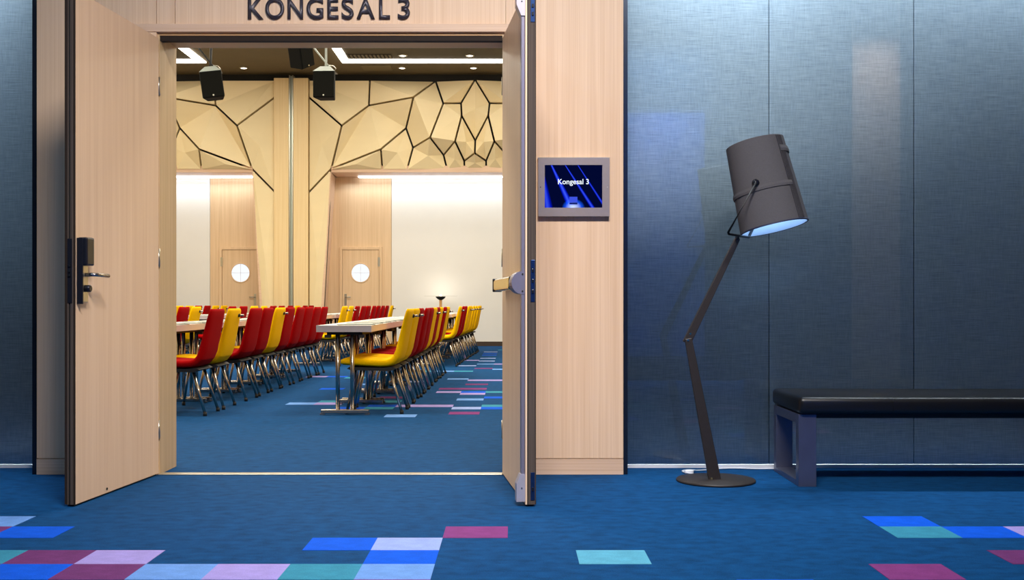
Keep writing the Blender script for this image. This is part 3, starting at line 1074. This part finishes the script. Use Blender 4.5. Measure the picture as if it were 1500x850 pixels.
def shell_bm(stations, caps, seg=12):
    """stations: (x, z, nx, nz, half thickness, half width); superellipse rings across the chair"""
    bm = bmesh.new()
    rings = []
    for (x, z, nx, nz, t, hw) in stations:
        ring = []
        for k in range(seg):
            a = 2 * math.pi * (k + 0.5) / seg
            ca, sa = math.cos(a), math.sin(a)
            u = math.copysign(abs(ca) ** 0.35, ca) * hw
            v = math.copysign(abs(sa) ** 0.55, sa) * t
            dish = 0.012 * (u / hw) ** 2
            ring.append(bm.verts.new((x + nx * (v + dish), u, z + nz * (v + dish))))
        rings.append(ring)
    for a, b in zip(rings, rings[1:]):
        for k in range(seg):
            f = bm.faces.new((a[k], a[(k + 1) % seg], b[(k + 1) % seg], b[k]))
            f.smooth = True
    if caps & 1:
        bm.faces.new(rings[0][::-1])
    if caps & 2:
        bm.faces.new(rings[-1])
    return bm


def stations(path, ts, ws):
    out = []
    n = len(path)
    for i in range(n):
        p0, p1 = path[max(0, i - 1)], path[min(n - 1, i + 1)]
        tx, tz = p1[0] - p0[0], p1[1] - p0[1]
        l = math.hypot(tx, tz)
        tx, tz = tx / l, tz / l
        out.append((path[i][0], path[i][1], -tz, tx, ts[i], ws[i]))
    return out


def make_chair():
    e = empty('stacking_chair')
    # path runs from the seat front, back, and up the backrest (normals face the sitter)
    full = [(-.515, .425), (-.51, .436), (-.49, .441), (-.42, .440), (-.30, .432), (-.19, .426), (-.12, .430), (-.072, .448),
            (-.040, .485), (-.018, .54), (.000, .62), (.022, .72), (.045, .82), (.058, .875), (.061, .892), (.062, .898)]
    ts = [.010, .026, .032, .034, .034, .034, .034, .034, .032, .030, .027, .024, .021, .017, .011, .004]
    ws = [.190, .212, .222, .228, .232, .234, .234, .234, .234, .234, .234, .232, .228, .222, .212, .200]
    st = stations(full, ts, ws)
    k = 8
    obj('seat', shell_bm(st[:k + 1], 1), RED, e)
    obj('backrest', shell_bm(st[k:], 2), RED, e)
    bm = bmesh.new()
    pts = [(-.47, .388), (-.44, .376), (-.10, .366), (-.045, .388), (-.075, .405), (-.15, .395), (-.30, .398), (-.45, .402)]
    prism_bm(bm, pts, -0.212, 0.212)
    obj('seat_pan', bm, RUBBER, e)
    for sy in (-1, 1):
        for (tx, bx) in ((-.40, -.470), (-.115, 0.0)):
            bm = bmesh.new()
            top, bot = Vector((tx, sy * .165, .39)), Vector((bx, sy * .205, .018))
            tube_bm(bm, [top, bot], .0125, 10)
            lg = obj('leg', bm, CHROME, e)
            bm = bmesh.new()
            tube_bm(bm, [bot + Vector((0, 0, .012)), Vector((bx, sy * .205, 0.0))], .0165, 8)
            obj('foot_cap', bm, RUBBER, lg)
    bm = bmesh.new()
    tube_bm(bm, [(-.26, -.15, .372), (-.26, .15, .372)], .012, 8)
    obj('cross_bar', bm, RUBBER, e)
    return e


proto_red = make_chair()
proto_yel = copy_tree(proto_red)
recolor(proto_yel, RED, YELLOW)
bm = bmesh.new()
tube_bm(bm, [(.060, .09, .835), (.112, .09, .838)], .010, 10)
pg = obj('linking_peg', bm, CHROME, proto_yel)
bm = bmesh.new()
tube_bm(bm, [(.052, .09, .835), (.076, .09, .836)], .017, 10)
obj('peg_collar', bm, RUBBER, pg)
used = {'R': False, 'Y': False}
rng = random.Random(4)


def place_chair(c, x, d, label, group):
    pr = proto_red if c == 'R' else proto_yel
    if used[c]:
        o = copy_tree(pr)
    else:
        o, used[c] = pr, True
    o.location = (x + rng.uniform(-.008, .008), d + 0.205, 0)
    o.rotation_euler = (0, 0, math.radians(rng.uniform(-1.2, 1.2)))
    tag(o, label, 'chair', group)


CN = {'R': 'red', 'Y': 'yellow'}
ROWS = [  # colours near to far, x at start, x at end, list of depths, description
    ('YYRRRYRYRY', -.935, -.905, [9.34 + .552 * i for i in range(10)], 'near row beside the open aisle', 0),
    ('RYRRYRRRRR', -2.575, -2.56, [9.17, 9.72, 10.55, 11.1, 11.68, 12.2, 12.78, 13.34, 13.88, 14.42], 'near row behind the left door', 0),
    ('YRRYYYYYY', -.83, -.66, [16.3 + .58 * i for i in range(9)], 'far row beside the open aisle', 0),
    ('YYRRRRRRRY', -2.59, -2.50, [16.4 + .63 * i for i in range(10)], 'far row over the nearest table', 0),
    ('RRRY', -4.27, -4.26, [12.7 + .56 * i for i in range(4)], 'row beyond the left tables', 6),
    ('RRYYRRRYRR', -4.26, -4.14, [16.25 + .65 * i for i in range(10)], 'far row over the left red chairs', 0),
    ('YYRRYY', -5.95, -5.9, [19.2 + .56 * i for i in range(6)], 'leftmost far row by the white wall', 4)]
for cols, xa, xb, ds, desc, k0 in ROWS:
    n = len(cols)
    for i, (c, d) in enumerate(zip(cols, ds)):
        x = xa + (xb - xa) * i / max(1, n - 1)
        place_chair(c, x, d, '%s chair, %s from the front in the %s' % (CN[c], ORD[i], desc), 'chairs of the ' + desc)


# ------------------------------------------------------------------ tables
def make_table(length):
    e = empty('meeting_table')
    hw = 0.232
    bm = bmesh.new()
    v, fs = box_bm(bm, (-hw, 0.0, .705), (hw, length - 0.006, .760))
    for i in (0, 2, 3, 4, 5):
        fs[i].material_index = 1
    obj('tabletop', bm, [TABLE_WHITE, TABLE_EDGE], e)
    box('under_rail', (-.15, 0.05, .680), (.15, length - 0.05, .7045), SEAL, e)
    for yy in (0.075, length - 0.081):
        bm = bmesh.new()
        box_bm(bm, (-.203, yy - .024, .012), (.203, yy + .024, .046))
        bevel(bm, .006, 2)
        for sx in (-1, 1):
            box_bm(bm, (sx * .19 - .02, yy - .024, 0), (sx * .19 + .02, yy + .024, .013))
        obj('foot_bar', bm, CHROME, e)
        for sx in (-1, 1):
            bm = bmesh.new()
            tube_bm(bm, [(sx * .062, yy, .045), (sx * .062, yy, .690)], .0185, 12)
            lg = obj('leg', bm, CHROME, e)
        box('hinge_block', (-.17, yy - .03, .655), (-.12, yy + .03, .6795), RUBBER, e)
        box('hinge_block', (.12, yy - .03, .655), (.17, yy + .03, .6795), RUBBER, e)
    return e


TL = 1.13
tproto = make_table(TL)
tused = False
pad_proto = None
TROWS = [(-1.4175, -1.4175, 9.2, 5, 'near row beside the aisle chairs', True), (-3.098, -3.098, 9.3, 5, 'near row beside the left chairs', True),
         (-1.32, -1.19, 16.3, 5, 'far row beside the aisle chairs', False), (-3.10, -3.02, 16.5, 5, 'far row in the middle of the hall', True),
         (-4.79, -4.79, 12.7, 2, 'row beyond the left chairs', False), (-4.78, -4.70, 16.3, 5, 'far row second from the left', True),
         (-6.48, -6.45, 19.0, 3, 'leftmost far row', False)]
for xa, xb, d, n, desc, pads in TROWS:
    for i in range(n):
        if tused:
            t = copy_tree(tproto)
        else:
            t, tused = tproto, True
        x = xa + (xb - xa) * i / max(1, n - 1)
        t.location = (x, d + TL * i, 0)
        tag(t, 'white table, %s from the front in the %s' % (ORD[i], desc), 'table', 'tables of the ' + desc)
        if pads:
            for s in (0, 1):
                if pad_proto is None:
                    pp = empty('paper_pad')
                    box('backing_board', (-.12, -.16, 0), (.12, .16, .004), PAD, pp)
                    box('paper_sheet', (-.105, -.145, .0041), (.045, .145, .009), PAPER, pp)
                    pad_proto = pp
                    p = pp
                else:
                    p = copy_tree(pad_proto)
                p.location = (x + 0.06, d + TL * i + 0.30 + 0.55 * s, .7605)
                p.rotation_euler = (0, 0, math.radians(90 + rng.uniform(-12, 12)))
                tag(p, 'paper pad, %s from the front on the %s' % (ORD[i * 2 + s], desc), 'paper pad', 'paper pads on the ' + desc)

# ------------------------------------------------------------------ uplighter by the white wall
d = 23.6
e = empty('uplighter_lamp', (wx(645.5, d), d, 0))
tag(e, 'slim uplighter lamp with a wide glass disc before the white wall', 'floor lamp')
bm = bmesh.new()
lathe_bm(bm, [(0.0, 0.03), (.14, .025), (.15, .0), (0.0, 0.0)], 24)
obj('base', bm, BLACK, e)
bm = bmesh.new()
tube_bm(bm, [(0, 0, .028), (0, 0, 1.02)], .03, 12)
obj('pole', bm, wood('lamp_pole', (190, 140, 90), (214, 164, 110)), e)
zt_ = wz(434.5, d)
bm = bmesh.new()
lathe_bm(bm, [(0.0, 1.0), (.06, 1.03), (.105, zt_ - .02), (.105, zt_), (.1, zt_), (.095, zt_ - .018), (.05, 1.035), (0.0, 1.03)], 24)
obj('bowl', bm, BLACK, e)
bm = bmesh.new()
lathe_bm(bm, [(0.0, zt_ + .001), (.36, zt_ + .004), (.36, zt_ + .012), (0, zt_ + .012)], 40)
obj('glass_disc', bm, clear('disc_glass', (0.9, 0.9, 0.88, 1)), e)
bm = bmesh.new()
lathe_bm(bm, [(0.0, zt_ + .013), (.025, zt_ + .014), (.025, zt_ + .03), (0, zt_ + .034)], 16)
obj('bulb', bm, emit('uplighter_bulb', (255, 236, 196), 15), e)

ul_d = bpy.data.lights.new('uplighter_light', 'POINT')
ul_d.energy = 4
ul_d.color = (1.0, 0.93, 0.80)
ul_d.shadow_soft_size = 0.05
ul_o = bpy.data.objects.new('uplighter_light', ul_d)
COL.objects.link(ul_o)
ul_o.parent = e
ul_o.location = (0, 0, zt_ + .12)

# ------------------------------------------------------------------ letters over the door
sg = empty('door_sign', (wx(482, D0), D0, wz(28, D0)))
tag(sg, 'dark raised letters KONGESAL 3 on oak above the doorway', 'sign')
for chx, a, b in (('K', 363.9, 386), ('O', 389.3, 416.7), ('N', 421.8, 444.2), ('G', 449.6, 474), ('E', 480, 496), ('S', 500.8, 518.4),
                  ('A', 522.8, 549.2), ('L', 555.6, 571.6), ('3', 583, 600.6)):
    cu = bpy.data.curves.new('letter', 'FONT')
    cu.body = chx
    cu.size = 1.0
    cu.offset = 0.016
    cu.resolution_u = 6
    to = bpy.data.objects.new('tmp', cu)
    COL.objects.link(to)
    bpy.context.view_layer.update()
    me0 = bpy.data.meshes.new_from_object(to.evaluated_get(bpy.context.evaluated_depsgraph_get()))
    bpy.data.objects.remove(to)
    bm = bmesh.new()
    bm.from_mesh(me0)
    bmesh.ops.remove_doubles(bm, verts=bm.verts, dist=1e-4)
    ext = bmesh.ops.extrude_face_region(bm, geom=bm.faces[:])
    for v in ext['geom']:
        if isinstance(v, bmesh.types.BMVert):
            v.co.z += 1.0
    X0, X1 = min(v.co.x for v in bm.verts), max(v.co.x for v in bm.verts)
    Y0, Y1 = min(v.co.y for v in bm.verts), max(v.co.y for v in bm.verts)
    over = 0.6 if chx in 'OGS3' else 0.0
    za, zb = wz(28.2 + over, D0) - wz(28, D0), wz(-2.0 - over, D0) - wz(28, D0)
    xa, xb = wx(a, D0) - wx(482, D0), wx(b, D0) - wx(482, D0)
    for v in bm.verts:
        v.co = Vector((xa + (v.co.x - X0) / (X1 - X0) * (xb - xa), -0.001 - v.co.z * 0.012, za + (v.co.y - Y0) / (Y1 - Y0) * (zb - za)))
    obj('letter', bm, LETTER, sg)

# ------------------------------------------------------------------ wall screen
ds = D0 - 0.035
sx0, sx1, sz0, sz1 = wx(788.5, ds), wx(893, ds), wz(317, ds), wz(231.5, ds)
scr = empty('wall_screen', ((sx0 + sx1) / 2, D0, (sz0 + sz1) / 2))
tag(scr, 'small metal framed screen reading Kongesal 3 on the oak wall', 'screen')
hx, hz = (sx1 - sx0) / 2, (sz1 - sz0) / 2
cxs, czs = (sx0 + sx1) / 2, (sz0 + sz1) / 2
dx0, dx1, dz0, dz1 = wx(798, ds) - cxs, wx(882.3, ds) - cxs, wz(304.3, ds) - czs, wz(241.7, ds) - czs
bm = bmesh.new()
for lo, hi in (((-hx, dz1), (hx, hz)), ((-hx, -hz), (hx, dz0)), ((-hx, dz0), (dx0, dz1)), ((dx1, dz0), (hx, dz1))):
    box_bm(bm, (lo[0], -0.035, lo[1]), (hi[0], 0, hi[1]))
obj('bezel', bm, BEZEL, scr)
box('bezel_edge', (-hx - .002, -.030, hz), (hx + .002, 0, hz + .004), SATIN, scr)
for sx in (-1, 1):
    bm = bmesh.new()
    lathe_bm(bm, [(.003, 0), (.003, .002)], 10, Matrix.Translation((sx * (hx - .012), -.035, 0)) @ Matrix.Rotation(math.pi / 2, 4, 'X'))
    obj('screw', bm, BLACK if sx < 0 else SATIN, scr)


def display_mat():
    m = bpy.data.materials.new('screen_image')
    nt, N, L, b = nodes(m)
    N.remove(b)
    tc = N.new('ShaderNodeTexCoord')
    sp = N.new('ShaderNodeSeparateXYZ')
    L.new(tc.outputs['Generated'], sp.inputs[0])
    X, Z = sp.outputs[0], sp.outputs[2]

    def mth(op, a, b=None, c=None):
        n = N.new('ShaderNodeMath')
        n.operation = op
        for i, vv in enumerate((a, b, c)):
            if vv is None:
                continue
            if isinstance(vv, (int, float)):
                n.inputs[i].default_value = vv
            else:
                L.new(vv, n.inputs[i])
        return n.outputs[0]

    total = None
    # beams: x position at top, x position at bottom, half width top, half width bottom, strength
    for xt, xb, wt, wb_, sgth in ((.12, .47, .02, .075, 1.0), (.36, .84, .012, .045, .9), (.58, 1.06, .012, .03, .8), (-.06, .05, .02, .10, .8)):
        cx = mth('MULTIPLY_ADD', Z, xt - xb, xb)
        wd = mth('MULTIPLY_ADD', Z, wt - wb_, wb_)
        r = mth('DIVIDE', mth('ABSOLUTE', mth('SUBTRACT', X, cx)), wd)
        k = mth('MULTIPLY', mth('MAXIMUM', mth('SUBTRACT', 1.0, r), 0.0), sgth)
        total = k if total is None else mth('ADD', total, k)
    # pool of light at the lectern
    ex = mth('DIVIDE', mth('SUBTRACT', X, .5), .2)
    ez = mth('DIVIDE', Z, .22)
    rr = mth('SQRT', mth('ADD', mth('MULTIPLY', ex, ex), mth('MULTIPLY', ez, ez)))
    pool = mth('MAXIMUM', mth('SUBTRACT', 1.0, rr), 0.0)
    rp = N.new('ShaderNodeValToRGB')
    rp.color_ramp.elements[0].color = lin((2, 8, 48))
    rp.color_ramp.elements[1].color = lin((60, 90, 255))
    e2 = rp.color_ramp.elements.new(0.35)
    e2.color = lin((0, 20, 190))
    L.new(total, rp.inputs[0])
    pr_ = N.new('ShaderNodeValToRGB')
    pr_.color_ramp.elements[0].color = (0, 0, 0, 1)
    pr_.color_ramp.elements[1].color = lin((225, 240, 255))
    e3 = pr_.color_ramp.elements.new(0.3)
    e3.color = lin((20, 80, 230))
    L.new(pool, pr_.inputs[0])
    ad = N.new('ShaderNodeMix')
    ad.data_type = 'RGBA'
    ad.blend_type = 'ADD'
    ad.inputs[0].default_value = 1.0
    L.new(rp.outputs[0], ad.inputs[6])
    L.new(pr_.outputs[0], ad.inputs[7])
    em = N.new('ShaderNodeEmission')
    em.inputs[1].default_value = 1.0
    L.new(ad.outputs[2], em.inputs[0])
    L.new(em.outputs[0], N['Material Output'].inputs[0])
    return m


dsp = box('display', (dx0, -.020, dz0), (dx1, -.005, dz1), display_mat(), scr)
W_, H_ = dx1 - dx0, dz1 - dz0
box('lectern_image', (dx0 + .43 * W_, -.0212, dz0 + .13 * H_), (dx0 + .57 * W_, -.0202, dz0 + .26 * H_), emit('lectern_blue', (62, 84, 226), 1.0), dsp)
box('lectern_image', (dx0 + .43 * W_, -.0212, dz0 + .08 * H_), (dx0 + .57 * W_, -.0202, dz0 + .125 * H_), emit('lectern_dark', (22, 36, 110), 1.0), dsp)
cu = bpy.data.curves.new('caption', 'FONT')
cu.body = 'Kongesal 3'
cu.size = 1.0
cu.offset = 0.012
to = bpy.data.objects.new('tmp', cu)
COL.objects.link(to)
bpy.context.view_layer.update()
me0 = bpy.data.meshes.new_from_object(to.evaluated_get(bpy.context.evaluated_depsgraph_get()))
bpy.data.objects.remove(to)
bm = bmesh.new()
bm.from_mesh(me0)
X0, X1 = min(v.co.x for v in bm.verts), max(v.co.x for v in bm.verts)
Y0, Y1 = min(v.co.y for v in bm.verts), max(v.co.y for v in bm.verts)
ta, tb, tz0, tz1 = wx(817.5, ds) - cxs, wx(862.8, ds) - cxs, wz(272, ds) - czs, wz(261.8, ds) - czs
for v in bm.verts:
    v.co = Vector((ta + (v.co.x - X0) / (X1 - X0) * (tb - ta), -.0215, tz0 + (v.co.y - Y0) / (Y1 - Y0) * (tz1 - tz0)))
obj('caption', bm, emit('caption_white', (235, 244, 255), 1.2), dsp)

# ------------------------------------------------------------------ tall floor lamp
DLp = 5.82
lb = P(1048.5, 444, DLp)
lamp = empty('floor_lamp', (lb.x, DLp, 0))
tag(lamp, 'tall dark jointed floor lamp with grey cloth shade beside bench', 'floor lamp')


def LP(px, py, dy=0.0):
    p = P(px, py, DLp)
    return Vector((p.x - lb.x, dy, p.z))


bm = bmesh.new()
lathe_bm(bm, [(0.0, 0.0), (.205, 0.0), (.209, .004), (.209, .009), (.205, .013), (0.0, .014)], 64)
obj('base', bm, LAMP_BROWN, lamp)


def bar(name, p0, p1, w0, w1, th, y, parent=lamp):
    """flat bar in the lamp's plane"""
    d_ = (p1 - p0).normalized()
    n_ = Vector((-d_.z, 0, d_.x))
    bm = bmesh.new()
    q0 = [p0 + n_ * w0 / 2, p0 - n_ * w0 / 2, p1 - n_ * w1 / 2, p1 + n_ * w1 / 2]
    a = [bm.verts.new((p.x, y - th / 2, p.z)) for p in q0]
    b = [bm.verts.new((p.x, y + th / 2, p.z)) for p in q0]
    bm.faces.new(a)
    bm.faces.new(b[::-1])
    for i in range(4):
        bm.faces.new((a[i], b[i], b[(i + 1) % 4], a[(i + 1) % 4]))
    bevel(bm, .003, 2)
    return obj(name, bm, LAMP_BROWN, parent)


bar('lower_arm', LP(1046.5, 704), LP(1007.5, 496), .066, .038, .022, -.013)
bar('upper_arm', LP(1006, 503), LP(1081, 349), .046, .030, .020, .011)
for px, py in ((1006.5, 498.5), (1010, 489)):
    c = LP(px, py)
    bm = bmesh.new()
    lathe_bm(bm, [(.006, 0), (.006, .004)], 12, Matrix.Translation((c.x, -.0245, c.z)) @ Matrix.Rotation(math.pi / 2, 4, 'X'))
    obj('joint_bolt', bm, BRASSY, lamp)
bm = bmesh.new()
c = LP(1041, 700)
lathe_bm(bm, [(.006, 0), (.006, .004)], 12, Matrix.Translation((c.x, -.0245, c.z)) @ Matrix.Rotation(math.pi / 2, 4, 'X'))
obj('joint_bolt', bm, BRASSY, lamp)
# shade: tapered cylinder, its open end leaning towards the camera
tp, bt = LP(1107, 209), LP(1132.5, 335)
ax = (bt - tp)
Lsh = ax.length / math.cos(math.radians(7.0))
dirv = Vector((ax.x, 0, ax.z)).normalized()
dirv = (dirv + Vector((0, -math.tan(math.radians(7.0)), 0))).normalized()
cen = (tp + bt) / 2
zax = -dirv
xax = Vector((0, 1, 0)).cross(zax).normalized()
yax = zax.cross(xax)
SM = Matrix((xax, yax, zax)).transposed().to_4x4()
SM.translation = cen
rt, rb = .154, .180
hh = Lsh / 2
sh = empty('shade')
sh.parent = lamp
bm = bmesh.new()
lathe_bm(bm, [(rb - .003, -hh), (rb, -hh + .002), (rb, -hh + .004), (rt, hh - .004), (rt, hh - .001), (rt - .004, hh), (rt - .004, hh - .004), (rb - .004, -hh + .002), (rb - .003, -hh)], 72, SM)
for f in [f for f in bm.faces if len(f.verts) > 4]:
    bm.faces.remove(f)
shade = obj('shade_cloth', bm, DENIM, lamp)
bpy.data.objects.remove(sh)
bm = bmesh.new()
lathe_bm(bm, [(rb - .006, -hh + .002), (rt - .0065, hh - .006), (rt - .008, hh - .006), (rb - .008, -hh + .002), (rb - .006, -hh + .002)], 64, SM)
for f in [f for f in bm.faces if len(f.verts) > 4]:
    bm.faces.remove(f)
obj('shade_lining', bm, LAMP_LINING, lamp)
bm = bmesh.new()
lathe_bm(bm, [(rb + .0015, -hh + .001), (rb + .0015, -hh + .007), (rb - .005, -hh + .007), (rb - .005, -hh - .001), (rb + .0015, -hh + .001)], 72, SM)
for f in [f for f in bm.faces if len(f.verts) > 4]:
    bm.faces.remove(f)
obj('shade_rim', bm, plain('rim_navy', (34, 40, 66), 0.6, noise=0.05), lamp)
bm = bmesh.new()
lathe_bm(bm, [(0.0, -hh + .10), (.14, -hh + .10), (.14, -hh + .104), (0, -hh + .104)], 48, SM)
obj('diffuser', bm, emit('lamp_diffuser', (104, 160, 246), 1.25), lamp)

pl_d = bpy.data.lights.new('shade_bulb', 'POINT')
pl_d.energy = 2.2
pl_d.color = (0.42, 0.66, 1.0)
pl_d.shadow_soft_size = 0.04
pl_o = bpy.data.objects.new('shade_bulb', pl_d)
COL.objects.link(pl_o)
pl_o.parent = lamp
pl_o.location = SM @ Vector((0, 0, -hh + .06))


def band(h0, h1, a0, a1, off, name='seam_band', n=36):
    bm = bmesh.new()
    rows = []
    for k in range(n + 1):
        a = math.radians(a0 + (a1 - a0) * k / n)
        row = []
        for hq, o_ in ((h0, .0005), (h0, off), ((h0 + h1) / 2, off * 1.4), (h1, off), (h1, .0005)):
            r = rb + (rt - rb) * (hq + hh) / (2 * hh) + o_
            row.append(bm.verts.new(SM @ Vector((r * math.cos(a), r * math.sin(a), hq))))
        rows.append(row)
    for a_, b_ in zip(rows, rows[1:]):
        for i in range(4):
            f = bm.faces.new((a_[i], b_[i], b_[i + 1], a_[i + 1]))
    bm.faces.new(rows[0])
    bm.faces.new(rows[-1][::-1])
    return obj(name, bm, RIB if name == 'stitched_rib' else DENIM, shade)


# local angle -90 faces the camera, 0 is to the right
band(-hh * .20, -hh * .09, -200, -50, .005)
band(hh * .60, hh * .74, -55, 40, .005)
for k in range(5):
    a = -57 + k * 3.4
    band(-hh + .008, hh - .006, a, a + 1.1, .0035, 'stitched_rib', 2)
# pivots and wire fork
for sgn in (-1,):
    c = LP(1096, 272)
    loc = SM @ Vector((rb * .92 * math.cos(math.radians(-112)), rb * .92 * math.sin(math.radians(-112)), 0))
rr_ = (rt + rb) / 2 + .012
pv = SM.inverted() @ LP(1096.5, 272.5, -.16)
ang = math.atan2(pv.y, pv.x)
pf = SM @ Vector((rr_ * math.cos(ang), rr_ * math.sin(ang), pv.z))
pb_ = SM @ Vector((-rr_ * math.cos(ang), -rr_ * math.sin(ang), pv.z))
outv = (pf - pb_).normalized()
rotm = outv.to_track_quat('Z', 'Y').to_matrix().to_4x4()
for pp_, sgn in ((pf, 1), (pb_, -1)):
    bm = bmesh.new()
    mm = rotm.copy()
    mm.translation = pp_ - outv * sgn * .012
    prof = [(.019, 0), (.019, .010), (.015, .014), (.010, .026), (0.006, .028)]
    if sgn < 0:
        mm = mm @ Matrix.Rotation(math.pi, 4, 'X')
    lathe_bm(bm, prof, 20, mm)
    obj('pivot_knob', bm, LOCK_BLACK, lamp)
f1 = LP(1057, 346)
f2 = LP(1109, 352)
yf, yb = pf.y - .02, pb_.y + .02
back = pb_ - pf
back = Vector((back.x, back.y - .04, back.z * .2))
k1 = Vector((f1.x, yf, f1.z))
k2 = k1 + back
bm = bmesh.new()
tube_bm(bm, [(pf.x, yf, pf.z), k1 + Vector((0, 0, .008)), k1 + back * .03, k1 + back * .97, k2 + Vector((0, 0, .008)), (pb_.x, yb, pb_.z)], .0066, 10)
obj('wire_fork', bm, WIRE, lamp)
c = LP(1081, 350)
bm = bmesh.new()
tube_bm(bm, [(c.x - .012, -.03, c.z + .006), (c.x + .012, .05, c.z + .006)], .009, 10)
obj('fork_axle', bm, LOCK_BLACK, lamp)
# white lead lying behind the base along the wall
bm = bmesh.new()
pts = [(.0, .09, .006), (-.05, .17, .006), (-.11, .24, .006), (-.13, .31, .006), (-.09, .35, .006), (-.06, .30, .012), (-.10, .26, .016), (-.02, .34, .006),
       (.10, .405, .006), (.2, .42, .006), (.32, .40, .006), (.5, .415, .006)]
path = []
for i in range(len(pts) - 1):
    p0, p1, p2, p3 = (Vector(pts[max(0, min(len(pts) - 1, i + o_))]) for o_ in (-1, 0, 1, 2))
    for k in range(6):
        t = k / 6
        path.append(0.5 * (2 * p1 + (p2 - p0) * t + (2 * p0 - 5 * p1 + 4 * p2 - p3) * t * t + (3 * p1 - p0 - 3 * p2 + p3) * t ** 3))
path.append(Vector(pts[-1]))
tube_bm(bm, path, .0042, 6)
obj('lead', bm, WHITE_PLASTIC, lamp)
box('lead_switch', (-.125, .25, .0), (-.075, .275, .02), WHITE_PLASTIC, lamp, .005)

# ------------------------------------------------------------------ bench
YB0, YB1 = 5.62, 6.22
bx0, bx1 = wx(1168, 5.65), 3.32
bench = empty('bench', (bx0, YB0, 0))
tag(bench, 'long black leather bench on steel end frames under the fabric wall', 'bench')
zc0, zc1 = .376, .466
n = 4
seg_e = [0, 1.96 - bx0, 2.42 - bx0, 2.88 - bx0, bx1 - bx0]
for i in range(4):
    bm = bmesh.new()
    box_bm(bm, (seg_e[i] + .0006, -.01, zc0), (seg_e[i + 1] - .0006, YB1 - YB0 - .01, zc1))
    long_e = [e_ for e_ in bm.edges if abs(e_.verts[0].co.x - e_.verts[1].co.x) > .1]
    ends = []
    for e_ in bm.edges:
        xs_ = {round(v.co.x, 3) for v in e_.verts}
        if len(xs_) == 1 and ((i == 0 and min(xs_) < .01) or (i == 3 and max(xs_) > bx1 - bx0 - .01)):
            ends.append(e_)
    bmesh.ops.bevel(bm, geom=long_e + ends, offset=.026, segments=4, profile=0.5, affect='EDGES')
    # a shallow pinch at the seams
    for v in bm.verts:
        dseam = min(abs(v.co.x - s_) for s_ in seg_e[1:4])
        if dseam < .004 and v.co.z > .44:
            v.co.z -= .002
    o = obj('cushion_section', bm, LEATHER, bench)
    for pgn in o.data.polygons:
        pgn.use_smooth = True
    bmx = o.modifiers.new('edge', 'EDGE_SPLIT')
    bmx.split_angle = math.radians(40)
for x in (0.004, bx1 - bx0 - .096):
    fr_ = empty('end_frame')
    fr_.parent = bench
    for nm, lo, hi in (('leg', (x, .02, 0), (x + .092, .075, zc0 - .001)), ('leg', (x, .50, 0), (x + .092, .555, zc0 - .001)),
                       ('rail', (x, .0755, 0.0), (x + .092, .4995, .03)), ('rail', (x, .0755, zc0 - .05), (x + .092, .4995, zc0 - .001))):
        box(nm, lo, hi, BRUSHED, fr_, .002)
box('seat_board', (.1, .03, zc0 - .022), (bx1 - bx0 - .1, .55, zc0 - .0005), RUBBER, bench)
